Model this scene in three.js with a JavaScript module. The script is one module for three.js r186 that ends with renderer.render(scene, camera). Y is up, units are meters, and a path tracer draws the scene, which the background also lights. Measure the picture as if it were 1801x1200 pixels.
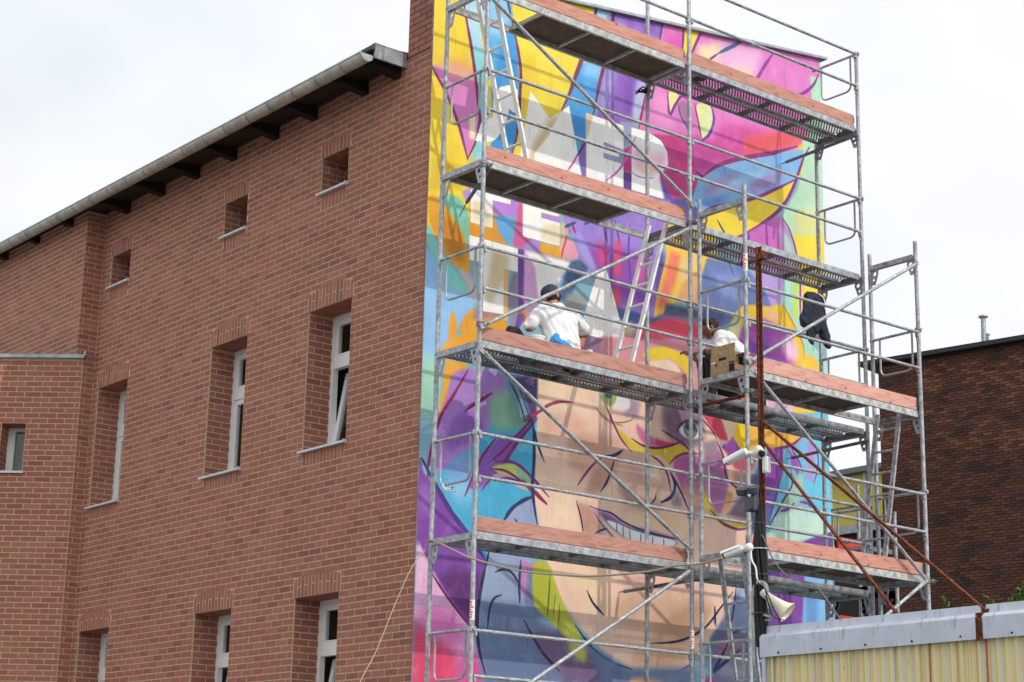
import * as THREE from 'three';
import { mergeGeometries } from 'three/addons/utils/BufferGeometryUtils.js';
import { RoundedBoxGeometry } from 'three/addons/geometries/RoundedBoxGeometry.js';
import { MarchingCubes } from 'three/addons/objects/MarchingCubes.js';
import { createNoise3D } from 'simplex-noise';

// ---------- camera, sky, sun, exposure ----------
const scene = new THREE.Scene();
const V = (x, y, z) => new THREE.Vector3(x, y, z);
const camera = new THREE.PerspectiveCamera(20.83, 1024 / 682, 0.1, 900);
const EYE = V(-11.674, -0.137, 15.829);
camera.position.copy(EYE);
camera.up.set(-0.1813, 0.9651, 0.1889);
camera.lookAt(EYE.clone().add(V(0.6108, 0.2610, -0.7475).multiplyScalar(10)));
const renderer = new THREE.WebGLRenderer({ antialias: true });
renderer.setSize(1024, 682);
renderer.toneMapping = THREE.LinearToneMapping;
renderer.toneMappingExposure = 1.1;
renderer.shadowMap.enabled = true;
const SUN = V(0.2, 0.93, 1).normalize();
const sun = new THREE.DirectionalLight(0xfff3e2, 1.55);
sun.position.copy(SUN.clone().multiplyScalar(60)); sun.target.position.set(3, 4, 0);
sun.castShadow = true; sun.shadow.radius = 1.1; sun.shadow.mapSize.set(4096, 4096);
Object.assign(sun.shadow.camera, { left: -22, right: 22, top: 22, bottom: -22, near: 1, far: 140 });
scene.add(sun, sun.target);

let seed = 7;
const rnd = () => { seed = (seed * 1664525 + 1013904223) >>> 0; return seed / 4294967296; };
const rr = (a, b) => a + (b - a) * rnd();
const n3 = createNoise3D(rnd);
const fbm = (x, y, z, o = 4) => { let s = 0, a = 0.5, f = 1; for (let i = 0; i < o; i++) { s += a * n3(x * f, y * f, z * f); a *= 0.5; f *= 2.03; } return s; };
const sstep = (a, b, x) => { const t = Math.min(1, Math.max(0, (x - a) / (b - a))); return t * t * (3 - 2 * t); };
{ // thin high cloud with grey veils, equirectangular
  const W = 1024, H = 512, d = new Float32Array(W * H * 4);
  for (let j = 0; j < H; j++) for (let i = 0; i < W; i++) {
    const th = (j + 0.5) / H * Math.PI - Math.PI / 2, ph = (i + 0.5) / W * 2 * Math.PI - Math.PI;
    const y = Math.sin(th), c = Math.cos(th), x = c * Math.cos(ph), z = c * Math.sin(ph), k = (j * W + i) * 4;
    if (y < -0.02) { d[k] = 0.3; d[k + 1] = 0.29; d[k + 2] = 0.27; d[k + 3] = 1; continue; }
    const q = 1 / (Math.max(y, 0) + 0.35), veil = sstep(-0.25, 0.5, fbm(x * q * 1.3 + 39.1, y * q * 1.1, z * q * 1.3, 5)), wisp = fbm(x * q * 3.2, 5 + y * 2, z * q * 3.2, 4);
    const toSun = Math.max(0, x * SUN.x + y * SUN.y + z * SUN.z);
    const b = 0.92 - 0.09 * veil + 0.07 * wisp + 1.25 * Math.pow(toSun, 6);
    const blue = 0.035 + 0.09 * veil;
    d[k] = b * (1 - blue); d[k + 1] = b * (1 - blue * 0.45); d[k + 2] = b * (1 + blue * 0.25); d[k + 3] = 1;
  }
  const t = new THREE.DataTexture(d, W, H, THREE.RGBAFormat, THREE.FloatType);
  t.mapping = THREE.EquirectangularReflectionMapping; t.magFilter = t.minFilter = THREE.LinearFilter; t.needsUpdate = true;
  scene.background = t; scene.environment = t;
}

// ---------- helpers ----------
const used = new Map();
function numbered(n) { const k = used.get(n) ?? 0; used.set(n, k + 1); return k ? `${n}_${String(k).padStart(3, '0')}` : n; }
function shade(o) { o.castShadow = o.receiveShadow = true; return o; }
function thing(name, label, category, group, kind) {
  const g = new THREE.Group(); g.name = numbered(name); scene.add(g);
  g.userData = { label, category };
  if (group) g.userData.group = group;
  if (kind) g.userData.kind = kind;
  return g;
}
function sub(name, parent) { const g = new THREE.Group(); g.name = numbered(name); parent.add(g); return g; }
function part(name, geo, mat, parent) {
  const m = shade(new THREE.Mesh(Array.isArray(geo) ? merge(geo) : geo, mat)); m.name = numbered(name); (parent ?? scene).add(m); return m;
}
function merge(list) { return mergeGeometries(list.map((g) => { const h = g.index ? g.toNonIndexed() : g; for (const k of Object.keys(h.attributes)) if (!['position', 'normal', 'uv'].includes(k)) h.deleteAttribute(k); return h; })); }
function uvm(g0, s = 1, ox = 0, oy = 0) { // uv in metres by the dominant normal axis
  const g = g0.index ? g0.toNonIndexed() : g0, p = g.attributes.position, n = g.attributes.normal, uv = new Float32Array(p.count * 2);
  for (let i = 0; i < p.count; i++) {
    const a = Math.abs(n.getX(i)), b = Math.abs(n.getY(i)), c = Math.abs(n.getZ(i)), x = p.getX(i), y = p.getY(i), z = p.getZ(i);
    const [u, v] = a > b && a > c ? [z, y] : b > c ? [x, z] : [x, y];
    uv[2 * i] = u * s + ox; uv[2 * i + 1] = v * s + oy;
  }
  g.setAttribute('uv', new THREE.BufferAttribute(uv, 2)); return g;
}
const bx = (x0, x1, y0, y1, z0, z1) => uvm(new THREE.BoxGeometry(x1 - x0, y1 - y0, z1 - z0).translate((x0 + x1) / 2, (y0 + y1) / 2, (z0 + z1) / 2));
const rbx = (w, h, d, r = 0.01) => new RoundedBoxGeometry(w, h, d, 2, r);
function bar(a, b, r, seg = 12, r2 = r, open = false) { // round bar between two points, uv in metres
  const L = a.distanceTo(b), g = new THREE.CylinderGeometry(r2, r, L, seg, 1, open), uv = g.attributes.uv;
  const o = (a.x * 7.13 + a.y * 3.7 + a.z * 5.9) % 5;
  for (let i = 0; i < uv.count; i++) uv.setXY(i, uv.getX(i) * 6.28 * r + o, uv.getY(i) * L + o);
  g.applyQuaternion(new THREE.Quaternion().setFromUnitVectors(V(0, 1, 0), b.clone().sub(a).normalize()));
  return g.translate((a.x + b.x) / 2, (a.y + b.y) / 2, (a.z + b.z) / 2);
}
function rbar(a, b, w, h, up = V(0, 1, 0)) { // rectangular bar
  const L = a.distanceTo(b), z = b.clone().sub(a).normalize(), x = new THREE.Vector3().crossVectors(up, z).normalize(), y = new THREE.Vector3().crossVectors(z, x);
  const g = uvm(new THREE.BoxGeometry(w, h, L));
  return g.applyMatrix4(new THREE.Matrix4().makeBasis(x, y, z).setPosition(a.clone().add(b).multiplyScalar(0.5)));
}
function tube(pts, r, seg = 40, rs = 8, closed = false, tension = 0.5) {
  return new THREE.TubeGeometry(new THREE.CatmullRomCurve3(pts, closed, 'catmullrom', tension), seg, r, rs, closed);
}
function poly2(pts) { const s = new THREE.Shape(); pts.forEach(([x, y], i) => i ? s.lineTo(x, y) : s.moveTo(x, y)); s.closePath(); return s; }
const basis = (u, n, o) => new THREE.Matrix4().makeBasis(u, V(0, 1, 0), n).setPosition(o);

// ---------- textures ----------
function dtex(w, h, fn, srgb = false, rep) {
  const d = new Uint8Array(w * h * 4);
  for (let j = 0; j < h; j++) for (let i = 0; i < w; i++) { const c = fn(i / w, j / h, i, j), k = (j * w + i) * 4; for (let q = 0; q < 3; q++) d[k + q] = Math.max(0, Math.min(255, Math.round((Array.isArray(c) ? c[q] : c) * 255))); d[k + 3] = 255; }
  const t = new THREE.DataTexture(d, w, h); t.wrapS = t.wrapT = THREE.RepeatWrapping; t.magFilter = THREE.LinearFilter; t.minFilter = THREE.LinearMipmapLinearFilter; t.generateMipmaps = true;
  if (srgb) t.colorSpace = THREE.SRGBColorSpace;
  if (rep) t.repeat.set(...rep);
  t.needsUpdate = true; return t;
}
// tileable noise on a torus-like mapping
const tn = (u, v, f, s, o = 3) => fbm(Math.cos(u * 6.2832) * f + s, Math.sin(u * 6.2832) * f + Math.cos(v * 6.2832) * f, Math.sin(v * 6.2832) * f - s, o);
const lerp3 = (a, b, t) => [a[0] + (b[0] - a[0]) * t, a[1] + (b[1] - a[1]) * t, a[2] + (b[2] - a[2]) * t];
const galvT = dtex(256, 256, (u, v) => { const a = tn(u, v, 2.2, 1, 4), b = tn(u, v, 0.7, 9, 3), st = sstep(0.28, 0.5, tn(u, v, 0.5, 4, 3)); const g = 0.8 + 0.2 * a + 0.12 * b; return lerp3([g, g, g * 1.01], [0.82 * g, 0.72 * g, 0.6 * g], st * 0.6); }, true);
const galvR = dtex(128, 128, (u, v) => 0.75 + 0.25 * tn(u, v, 1.5, 2));
const woodT = dtex(512, 128, (u, v) => { const gr = tn(u * 1, v, 0.5, 3, 3) * 0.5 + 0.5 * n3(u * 5, v * 34, 1) + 0.25 * n3(u * 9, v * 90, 4); let kn = 0; for (const [a, b, r] of [[0.12, 0.4, 0.02], [0.37, 0.7, 0.014], [0.66, 0.3, 0.022], [0.85, 0.62, 0.012]]) { const dd = Math.hypot((u - a) * 3, (v - b) * 0.8); kn = Math.max(kn, 1 - sstep(r * 0.5, r * 2.2, dd)); } const st = sstep(0.12, 0.5, tn(u, v, 1.1, 57, 4)), drop = n3(u * 60, v * 16, 33) > 0.86 ? 1 : 0; const q = lerp3(lerp3([0.93, 0.76, 0.71], [0.82, 0.60, 0.55], 0.45 + 0.6 * gr + 0.35 * tn(u, v, 0.8, 47, 3)), [0.50, 0.24, 0.19], kn * 0.9); return lerp3(lerp3(q, [0.52, 0.40, 0.37], st * 0.28), [0.92, 0.90, 0.88], drop * 0.6); }, true, [1 / 1.5, 1 / 0.3]);
const plyT = dtex(256, 256, (u, v) => { const a = tn(u, v, 1.2, 5, 5), st = sstep(0.05, 0.5, tn(u, v, 0.6, 11, 4)); return lerp3([0.34 + 0.07 * a, 0.28 + 0.06 * a, 0.22 + 0.05 * a], [0.42, 0.37, 0.31], st * 0.55); }, true, [0.8, 1.3]);
const rustT = dtex(256, 256, (u, v) => { const a = tn(u, v, 1.6, 6, 5), b = tn(u, v, 4, 16, 3); return lerp3([0.27, 0.12, 0.075], [0.55, 0.28, 0.15], sstep(-0.5, 0.6, a + 0.4 * b)); }, true, [2, 2]);
const brickT = dtex(128, 64, (u, v) => { const a = tn(u, v, 1.3, 21, 4), b = tn(u, v, 5, 31, 2); const g = 0.90 + 0.14 * a + 0.06 * b; return [g, g, g]; }, true);
const oldT = dtex(128, 64, (u, v) => { const a = tn(u, v, 1.1, 41, 5), b = sstep(0.05, 0.4, tn(u, v, 0.9, 51, 4)); const g = 0.85 + 0.3 * a; return lerp3([g, g, g], [0.28, 0.25, 0.25], b * 0.75); }, true);
const mortarT = dtex(256, 256, (u, v) => { const a = tn(u, v, 3, 61, 4); const g = 0.9 + 0.16 * a; return [g, g * 0.99, g * 0.97]; }, true);
const zincT = dtex(256, 256, (u, v) => { const a = tn(u, v, 0.8, 71, 5), b = tn(u, v, 4, 81, 2); const g = 0.86 + 0.16 * a + 0.06 * b; return [g, g * 1.0, g * 1.01]; }, true);
const capT = dtex(256, 256, (u, v) => { const run = sstep(0.15, 0.7, n3(u * 38, v * 2.2, 77)) * sstep(-0.3, 0.5, tn(u, v, 0.8, 191, 3)); const g = 0.93 + 0.05 * tn(u, v, 0.7, 171, 4) + 0.02 * tn(u, v, 4, 181, 2) - 0.16 * run; return [g, g, g * 1.01]; }, true);
const stuccoB = dtex(256, 256, (u, v) => 0.5 + 0.35 * tn(u, v, 6, 91, 3) + 0.15 * tn(u, v, 1.6, 95, 2));
stuccoB.repeat.set(14, 14);
const asphT = dtex(256, 256, (u, v) => { const a = tn(u, v, 6, 99, 3), g = 0.42 + 0.12 * a; return [g, g, g * 0.98]; }, true, [0.5, 0.5]);
const holeA = dtex(64, 64, (u, v) => { let m = 9; for (const [a, b] of [[0.5, 0.5], [0, 0], [1, 0], [0, 1], [1, 1]]) m = Math.min(m, Math.hypot(u - a, (v - b))); return sstep(0.215, 0.245, m); });
holeA.repeat.set(1 / 0.05, 1 / 0.05); holeA.generateMipmaps = false; holeA.minFilter = THREE.LinearFilter;
const slotA = dtex(64, 32, (u, v) => { const m = Math.max(Math.abs(u - 0.5) / 0.18, Math.abs(v - 0.5) / 0.16); return sstep(0.95, 1.05, m); });
slotA.repeat.set(1 / 0.05, 1 / 0.06); slotA.generateMipmaps = false; slotA.minFilter = THREE.LinearFilter;

// ---------- materials ----------
const std = (color, roughness = 0.8, metalness = 0, o = {}) => new THREE.MeshStandardMaterial({ color, roughness, metalness, ...o });
const M = {
  galv: std(0xcdd1d5, 0.5, 0.2, { map: galvT, roughnessMap: galvR }),
  galvDark: std(0x93979a, 0.6, 0.25, { map: galvT }),
  alu: std(0xeeeeec, 0.42, 0.12),
  perf: std(0x8c8e8a, 0.6, 0.2, { map: galvT, alphaMap: holeA, alphaTest: 0.5, side: THREE.DoubleSide }),
  slot: std(0x8c8e8a, 0.6, 0.2, { map: galvT, alphaMap: slotA, alphaTest: 0.5, side: THREE.DoubleSide }),
  woods: [0xe9dfda, 0xd9c9bf, 0xf2e6e2, 0xcfc2bb, 0xe4d0c8].map((c) => std(c, 0.85, 0, { map: woodT })),
  sill: std(0xe2e5e8, 0.4, 0.05, { map: capT }),
  rail: std(0xdcdedb, 0.45, 0.15, { map: galvT }),
  ply: std(0xffffff, 0.8, 0, { map: plyT }),
  rust: std(0xffffff, 0.9, 0.1, { map: rustT }),
  mortar: std(0xd6c19e, 0.95, 0, { map: mortarT }),
  mortarDark: std(0x57504c, 0.95, 0, { map: mortarT }),
  mortarOld: std(0x4a3f38, 0.98, 0, { map: mortarT }),
  zinc: std(0xb9bec2, 0.45, 0.55, { map: zincT }),
  zincGut: std(0xe0dccf, 0.45, 0.2, { map: zincT }),
  capGrey: std(0xd6dce6, 0.5, 0.2, { map: capT }),
  darkWood: std(0x17120f, 0.9),
  soffit: std(0x8a7a6c, 0.9, 0, { map: plyT }),
  pvc: std(0xf4f3f1, 0.4),
  glass: new THREE.MeshPhysicalMaterial({ color: 0xe8eeee, roughness: 0.03, transmission: 1, thickness: 0, ior: 1.5 }),
  curtain: new THREE.MeshPhysicalMaterial({ color: 0x8d8b86, roughness: 0.95, transmission: 0.25, thickness: 0 }),
  render: std(0xb8b2a6, 0.95, 0, { map: mortarT }),
  dark: std(0x1c1b1b, 0.8),
  black: std(0x151515, 0.65),
  roof: std(0x55524f, 0.8, 0.1),
  white: std(0xe9e9e6, 0.35),
  grey: std(0x4a4e55, 0.5),
};

// ---------- ground ----------
{
  const g = part('ground', uvm(new THREE.PlaneGeometry(900, 900).rotateX(-Math.PI / 2).translate(0, -1.75, 0)), std(0xffffff, 0.95, 0, { map: asphT }));
  g.userData = { kind: 'structure', label: 'grey asphalt yard in front of the buildings', category: 'ground' };
}

// ---------- bricks ----------
const CH = 0.0765, PITCH = 0.242, J = 0.015;
const brickBox = new THREE.BoxGeometry(1, 1, 1);
function courses(list, o, u, n, len, y0, y1, holes = [], opt = {}) {
  const ch = opt.ch ?? CH, pt = opt.pitch ?? PITCH, j = opt.j ?? J, r0 = opt.row ?? 0, proud = opt.proud ?? 0.0025;
  const rows = Math.round((y1 - y0) / ch);
  for (let r = 0; r < rows; r++) {
    const yb = y0 + r * ch, yt = Math.min(y1, yb + ch), cut = [];
    for (const h of holes) { const iv = h(yb + 0.02, yt - 0.02); if (iv) cut.push(iv); }
    const ph = ((r + r0) % 2) * pt / 2 + (opt.phase ?? 0);
    for (let s = -pt + (ph % pt) - pt; s < len; s += pt) {
      let segs = [[Math.max(s, 0), Math.min(s + pt, len)]];
      for (const [a, b] of cut) segs = segs.flatMap(([p, q]) => q <= a || p >= b ? [[p, q]] : [[p, Math.min(q, a)], [Math.max(p, b), q]].filter(([x, y]) => y - x > 0.001));
      for (const [p, q] of segs) {
        if (q - p < 0.035) continue;
        const wob = opt.rough ? rr(-opt.rough, opt.rough) : rr(-0.0012, 0.0012);
        list.push({ c: o.clone().addScaledVector(u, (p + q) / 2).add(V(0, (yb + yt) / 2 - (opt.base ?? 0), 0)).addScaledVector(n, proud - 0.011 + wob), u, n, w: q - p - j, h: yt - yb - j, d: 0.022 });
      }
    }
  }
}
const UP = V(0, 1, 0);
function placeBricks(list, parent, mats, tint, mapMat, most = 300) {
  const fr = new THREE.Frustum(); camera.updateMatrixWorld(); camera.updateProjectionMatrix();
  fr.setFromProjectionMatrix(new THREE.Matrix4().multiplyMatrices(camera.projectionMatrix, camera.matrixWorldInverse.copy(camera.matrixWorld).invert()));
  for (const b of list) { const v = EYE.clone().sub(b.c), d = v.length(); b.s = fr.containsPoint(b.c) ? b.w * Math.abs(v.dot(b.n)) / (d * d * d) * b.h * 1e4 : 0; b.t = tint(b); }
  list.sort((a, b) => b.s - a.s);
  const mx = (b) => new THREE.Matrix4().makeBasis(b.u, b.v ?? UP, b.n).setPosition(b.c).multiply(new THREE.Matrix4().makeScale(b.w, b.h, b.d));
  list.slice(0, most).forEach((b) => {
    const m = shade(new THREE.Mesh(brickBox, mats(b.t))); m.name = numbered('brick'); parent.add(m); m.applyMatrix4(mx(b));
  });
  const rest = list.slice(most), im = shade(new THREE.InstancedMesh(brickBox, mapMat, rest.length));
  rest.forEach((b, i) => { im.setMatrixAt(i, mx(b)); im.setColorAt(i, b.t); });
  im.name = numbered('brickwork'); im.userData.kind = 'stuff'; parent.add(im); return im;
}
const tones = ['#ba7361', '#b46e5d', '#bb7564', '#b06a5b', '#b06b5d', '#bf7b6b', '#a6655a', '#9f635a', '#bb7560', '#b57160'].map((h) => new THREE.Color(h));
const toneMats = new Map();
const brickMats = (map) => (c) => { const k = c.getHexString() + map.id; if (!toneMats.has(k)) toneMats.set(k, std(c, 0.82, 0, { map })); return toneMats.get(k); };
const houseTint = (e) => { const q = rnd(); const i = q < 0.03 ? 7 : q < 0.08 ? 6 : [0, 1, 2, 3, 4, 5, 8, 9][Math.floor(rnd() * 8)]; return tones[i].clone().multiplyScalar(0.97 + 0.04 * Math.round(2.2 * fbm(e.c.z * 0.5, e.c.y * 0.7, e.c.x * 0.5, 3))); };

// ---------- the brick house ----------
const house = thing('brick_house', 'red brick house with tan mortar, deep windows and a painted gable wall', 'house');
const W = 6.68, ZB = -14, FX = V(-1, 0, 0), UZ = V(0, 0, 1), UX = V(1, 0, 0), FZ = V(0, 0, 1);
const wins = []; // z0 (far), z1 (near), sill, top, kind
for (const [z0, z1] of [[-2.32, -1.42], [-4.595, -3.71], [-7.71, -6.84]]) {
  const m = (z0 + z1) / 2 + 0.0;
  wins.push({ z0: m - 0.285 - 0.04, z1: m + 0.285 - 0.04, y0: 7.43, y1: 7.895, k: 'small' });
  wins.push({ z0, z1, y0: 4.255, y1: 5.965, k: 'tall' });
  wins.push({ z0, z1, y0: 0.86, y1: 2.535, k: 'tall' });
}
const archTop = (w, z) => { const t = (2 * z - w.z0 - w.z1) / (w.z1 - w.z0 + 0.05), e = w.k === 'small' ? 0.15 : 0.205; return w.y1 + e + (w.k === 'small' ? 0.03 : 0.068) * (1 - t * t); };
const facade = sub('front_wall', house);
const bricks = [];
const ZF = -0.004, ZJ = -7.87, YE = 8.65;
{ // mortar slabs with the openings cut out
  const s = poly2([[ZJ, -1.75], [-0.04, -1.75], [-0.04, 8.64], [ZJ, 8.64]]);
  for (const w of wins) { const h = new THREE.Path(); h.moveTo(w.z0, w.y0); h.lineTo(w.z1, w.y0); h.lineTo(w.z1, w.y1); h.lineTo(w.z0, w.y1); h.closePath(); s.holes.push(h); }
  const g = new THREE.ExtrudeGeometry(s, { depth: 0.4, bevelEnabled: false }); g.applyMatrix4(basis(UZ, FX, V(0.4, 0, 0)));
  part('mortar', uvm(g, 2), M.mortar, facade);
  part('mortar', bx(0, 0.48, 8.642, 9.56, -0.48, -0.042), M.mortarDark, facade);
}
{
  const holes = [];
  for (const w of wins) {
    holes.push((a, b) => b > w.y0 - 0.03 && a < w.y1 ? [w.z0 - ZJ, w.z1 - ZJ] : null);
    w.sb = 0.55 + CH * Math.round((w.y0 - 0.21 - 0.55) / CH);
    holes.push((a, b) => a > w.sb - 0.01 && a < w.y0 - 0.02 ? [w.z0 - ZJ + 0.02, w.z1 - ZJ - 0.02] : null);
    holes.push((a, b) => { // the arch eats into a course where its crown is higher than the course
      const y = a; if (b < w.y1 || y > w.y1 + 0.3) return null;
      let lo = null, hi = null;
      for (let i = 0; i <= 24; i++) { const z = w.z0 - 0.025 + (w.z1 - w.z0 + 0.05) * i / 24; if (archTop(w, z) > y + 0.02) { lo ??= z; hi = z; } }
      return lo === null ? null : [lo - ZJ - 0.008, hi - ZJ + 0.008];
    });
  }
  for (const y0 of [0.0]) courses(bricks, V(0, 0, ZJ), UZ, FX, -ZJ + ZF, 0.55, YE, holes);
  courses(bricks, V(0, 0, -0.484), UZ, FX, 0.484 + ZF, 8.66, 9.56, [], { row: 1, phase: 0.1 });
  const pierBack = [];
  courses(pierBack, V(0.48, 0, -0.48), V(-1, 0, 0), V(0, 0, -1), 0.48, 8.72, 9.56, [], {});
  bricks.push(...pierBack);
  for (const w of wins) {
    const N = Math.round((w.z1 - w.z0 + 0.05) / 0.0735), step = (w.z1 - w.z0 + 0.05) / N;
    for (let i = 0; i < N; i++) {
      const z = w.z0 - 0.025 + step * (i + 0.5), H = archTop(w, z) - w.y1 - 0.004, mid = w.y1 + 0.004 + H * 0.52;
      const add = (a, b) => bricks.push({ c: V(0.008, (a + b) / 2, z), u: UZ, n: FX, w: step - 0.017, h: b - a, d: 0.022 });
      if (i % 2 && w.k !== 'small') { add(w.y1 + 0.004, mid - 0.008); add(mid + 0.008, w.y1 + H); } else add(w.y1 + 0.004, w.y1 + H);
    }
    const n2 = Math.round((w.z1 - w.z0 - 0.04) / 0.073), st2 = (w.z1 - w.z0 - 0.04) / n2;
    for (let i = 0; i < n2; i++) bricks.push({ c: V(0.008, (w.sb + 0.007 + w.y0 - 0.03) / 2, w.z0 + 0.02 + st2 * (i + 0.5)), u: UZ, n: FX, w: st2 - 0.016, h: w.y0 - 0.03 - w.sb - 0.007, d: 0.022 });
    // reveals and soffit
    courses(bricks, V(0.008, 0, w.z0), UX, FZ, 0.35, w.y0 - 0.01, w.y1, [], { phase: 0.09 });
    courses(bricks, V(0.358, 0, w.z1), V(-1, 0, 0), V(0, 0, -1), 0.35, w.y0 - 0.01, w.y1, [], { phase: 0.09 });
    for (let i = 0; i < N; i++) for (const [xa, xb] of [[0.012, 0.12], [0.13, 0.34]]) bricks.push({ c: V((xa + xb) / 2, w.y1 + 0.006, w.z0 - 0.025 + step * (i + 0.5)), u: UZ, v: UX, n: V(0, -1, 0), w: step - 0.011, h: xb - xa, d: 0.022 });
  }
}
// the wall that steps forward at the far end, its return and the slanted bay below
const JX = -0.29, LX = -0.19, YL = 6.43;
part('mortar', uvm(merge([bx(JX, 0.2, YL, 8.6, ZB, ZJ - 0.001), bx(LX, 0.2, -1.75, YL - 0.001, -9.2, ZJ - 0.0015)]), 2), M.mortar, facade);
courses(bricks, V(JX, 0, ZB), UZ, FX, -ZB + ZJ + 0.006, YL + 0.02, YE - 0.08, []);
courses(bricks, V(JX - 0.006, 0, ZJ), UX, FZ, -JX, YL + 0.02, YE - 0.08, [], { phase: 0.05 });
courses(bricks, V(LX, 0, ZJ), UX, FZ, -LX, 0.55, YL, [], { phase: 0.06 });
const OU = V(0.743, 0, 0.669).normalize(), ON = V(-OU.z, 0, OU.x), OL = 3.4, OO = V(LX, 0, ZJ).addScaledVector(OU, -OL);
const ow = { a: OL - 1.085, b: OL - 0.74, y0: 0.55 + CH * 55, y1: 0.55 + CH * 64 }, ow2 = { a: OL - 2.2, b: OL - 0.845, y0: 0.55 + CH * 5, y1: 0.55 + CH * 23 };
{
  const s = poly2([[0, -1.75], [OL, -1.75], [OL, YL - 0.003], [0, YL - 0.003]]);
  for (const w of [ow, ow2]) { const h = new THREE.Path(); h.moveTo(w.a, w.y0); h.lineTo(w.b, w.y0); h.lineTo(w.b, w.y1); h.lineTo(w.a, w.y1); h.closePath(); s.holes.push(h); }
  const g = new THREE.ExtrudeGeometry(s, { depth: 0.42, bevelEnabled: false }).translate(0, 0, -0.42); g.applyMatrix4(basis(OU, ON, OO));
  part('mortar', uvm(g, 2), M.mortar, facade);
  const hs = [ow, ow2].map((w) => (a, b) => b > w.y0 + 0.01 && a < w.y1 - 0.01 ? [w.a, w.b] : null);
  courses(bricks, OO, OU, ON, OL, 0.55, YL - 0.03, hs, { phase: 0.06 });
  for (const w of [ow, ow2]) {
    courses(bricks, OO.clone().addScaledVector(OU, w.a).addScaledVector(ON, -0.008), ON.clone().negate(), OU, 0.32, w.y0, w.y1, [], { phase: 0.1 });
    for (let i = 0; i < 5; i++) bricks.push({ c: OO.clone().addScaledVector(OU, w.a + 0.0066 + (i + 0.5) * 0.066).addScaledVector(ON, -0.16).add(V(0, w.y1 + 0.006, 0)), u: OU, v: ON.clone().negate(), n: V(0, -1, 0), w: 0.054, h: 0.3, d: 0.022 });
  }
  // zinc flashing over the bay
  const q = OO.clone().addScaledVector(OU, -0.02);
  const f = poly2([[LX + 0.03, -(ZJ + 0.02)], [LX + 0.03 - OU.x * OL - 0.03, -(ZJ + 0.02 - OU.z * OL)], [0.1, -(ZJ - OU.z * OL)], [0.1, -ZJ]]);
  const fg = new THREE.ExtrudeGeometry(f, { depth: 0.03, bevelEnabled: false }).rotateX(-Math.PI / 2).translate(0, YL - 0.004, 0);
  const fr = rbar(OO.clone().addScaledVector(OU, 0).addScaledVector(ON, 0.045).add(V(0, YL - 0.01, 0)), OO.clone().addScaledVector(OU, OL + 0.03).addScaledVector(ON, 0.045).add(V(0, YL - 0.01, 0)), 0.035, 0.05);
  const fe = rbar(OO.clone().addScaledVector(OU, OL + 0.02).addScaledVector(ON, 0.05).add(V(0, YL + 0.03, 0)), OO.clone().addScaledVector(OU, OL + 0.05).addScaledVector(ON, 0.05).add(V(0, YL + 0.03, 0)), 0.04, 0.06);
  part('flashing', [uvm(fg), fr, fe], M.zinc, house);
}
placeBricks(bricks, facade, brickMats(brickT), houseTint, std(0xffffff, 0.82, 0, { map: brickT }));

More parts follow.
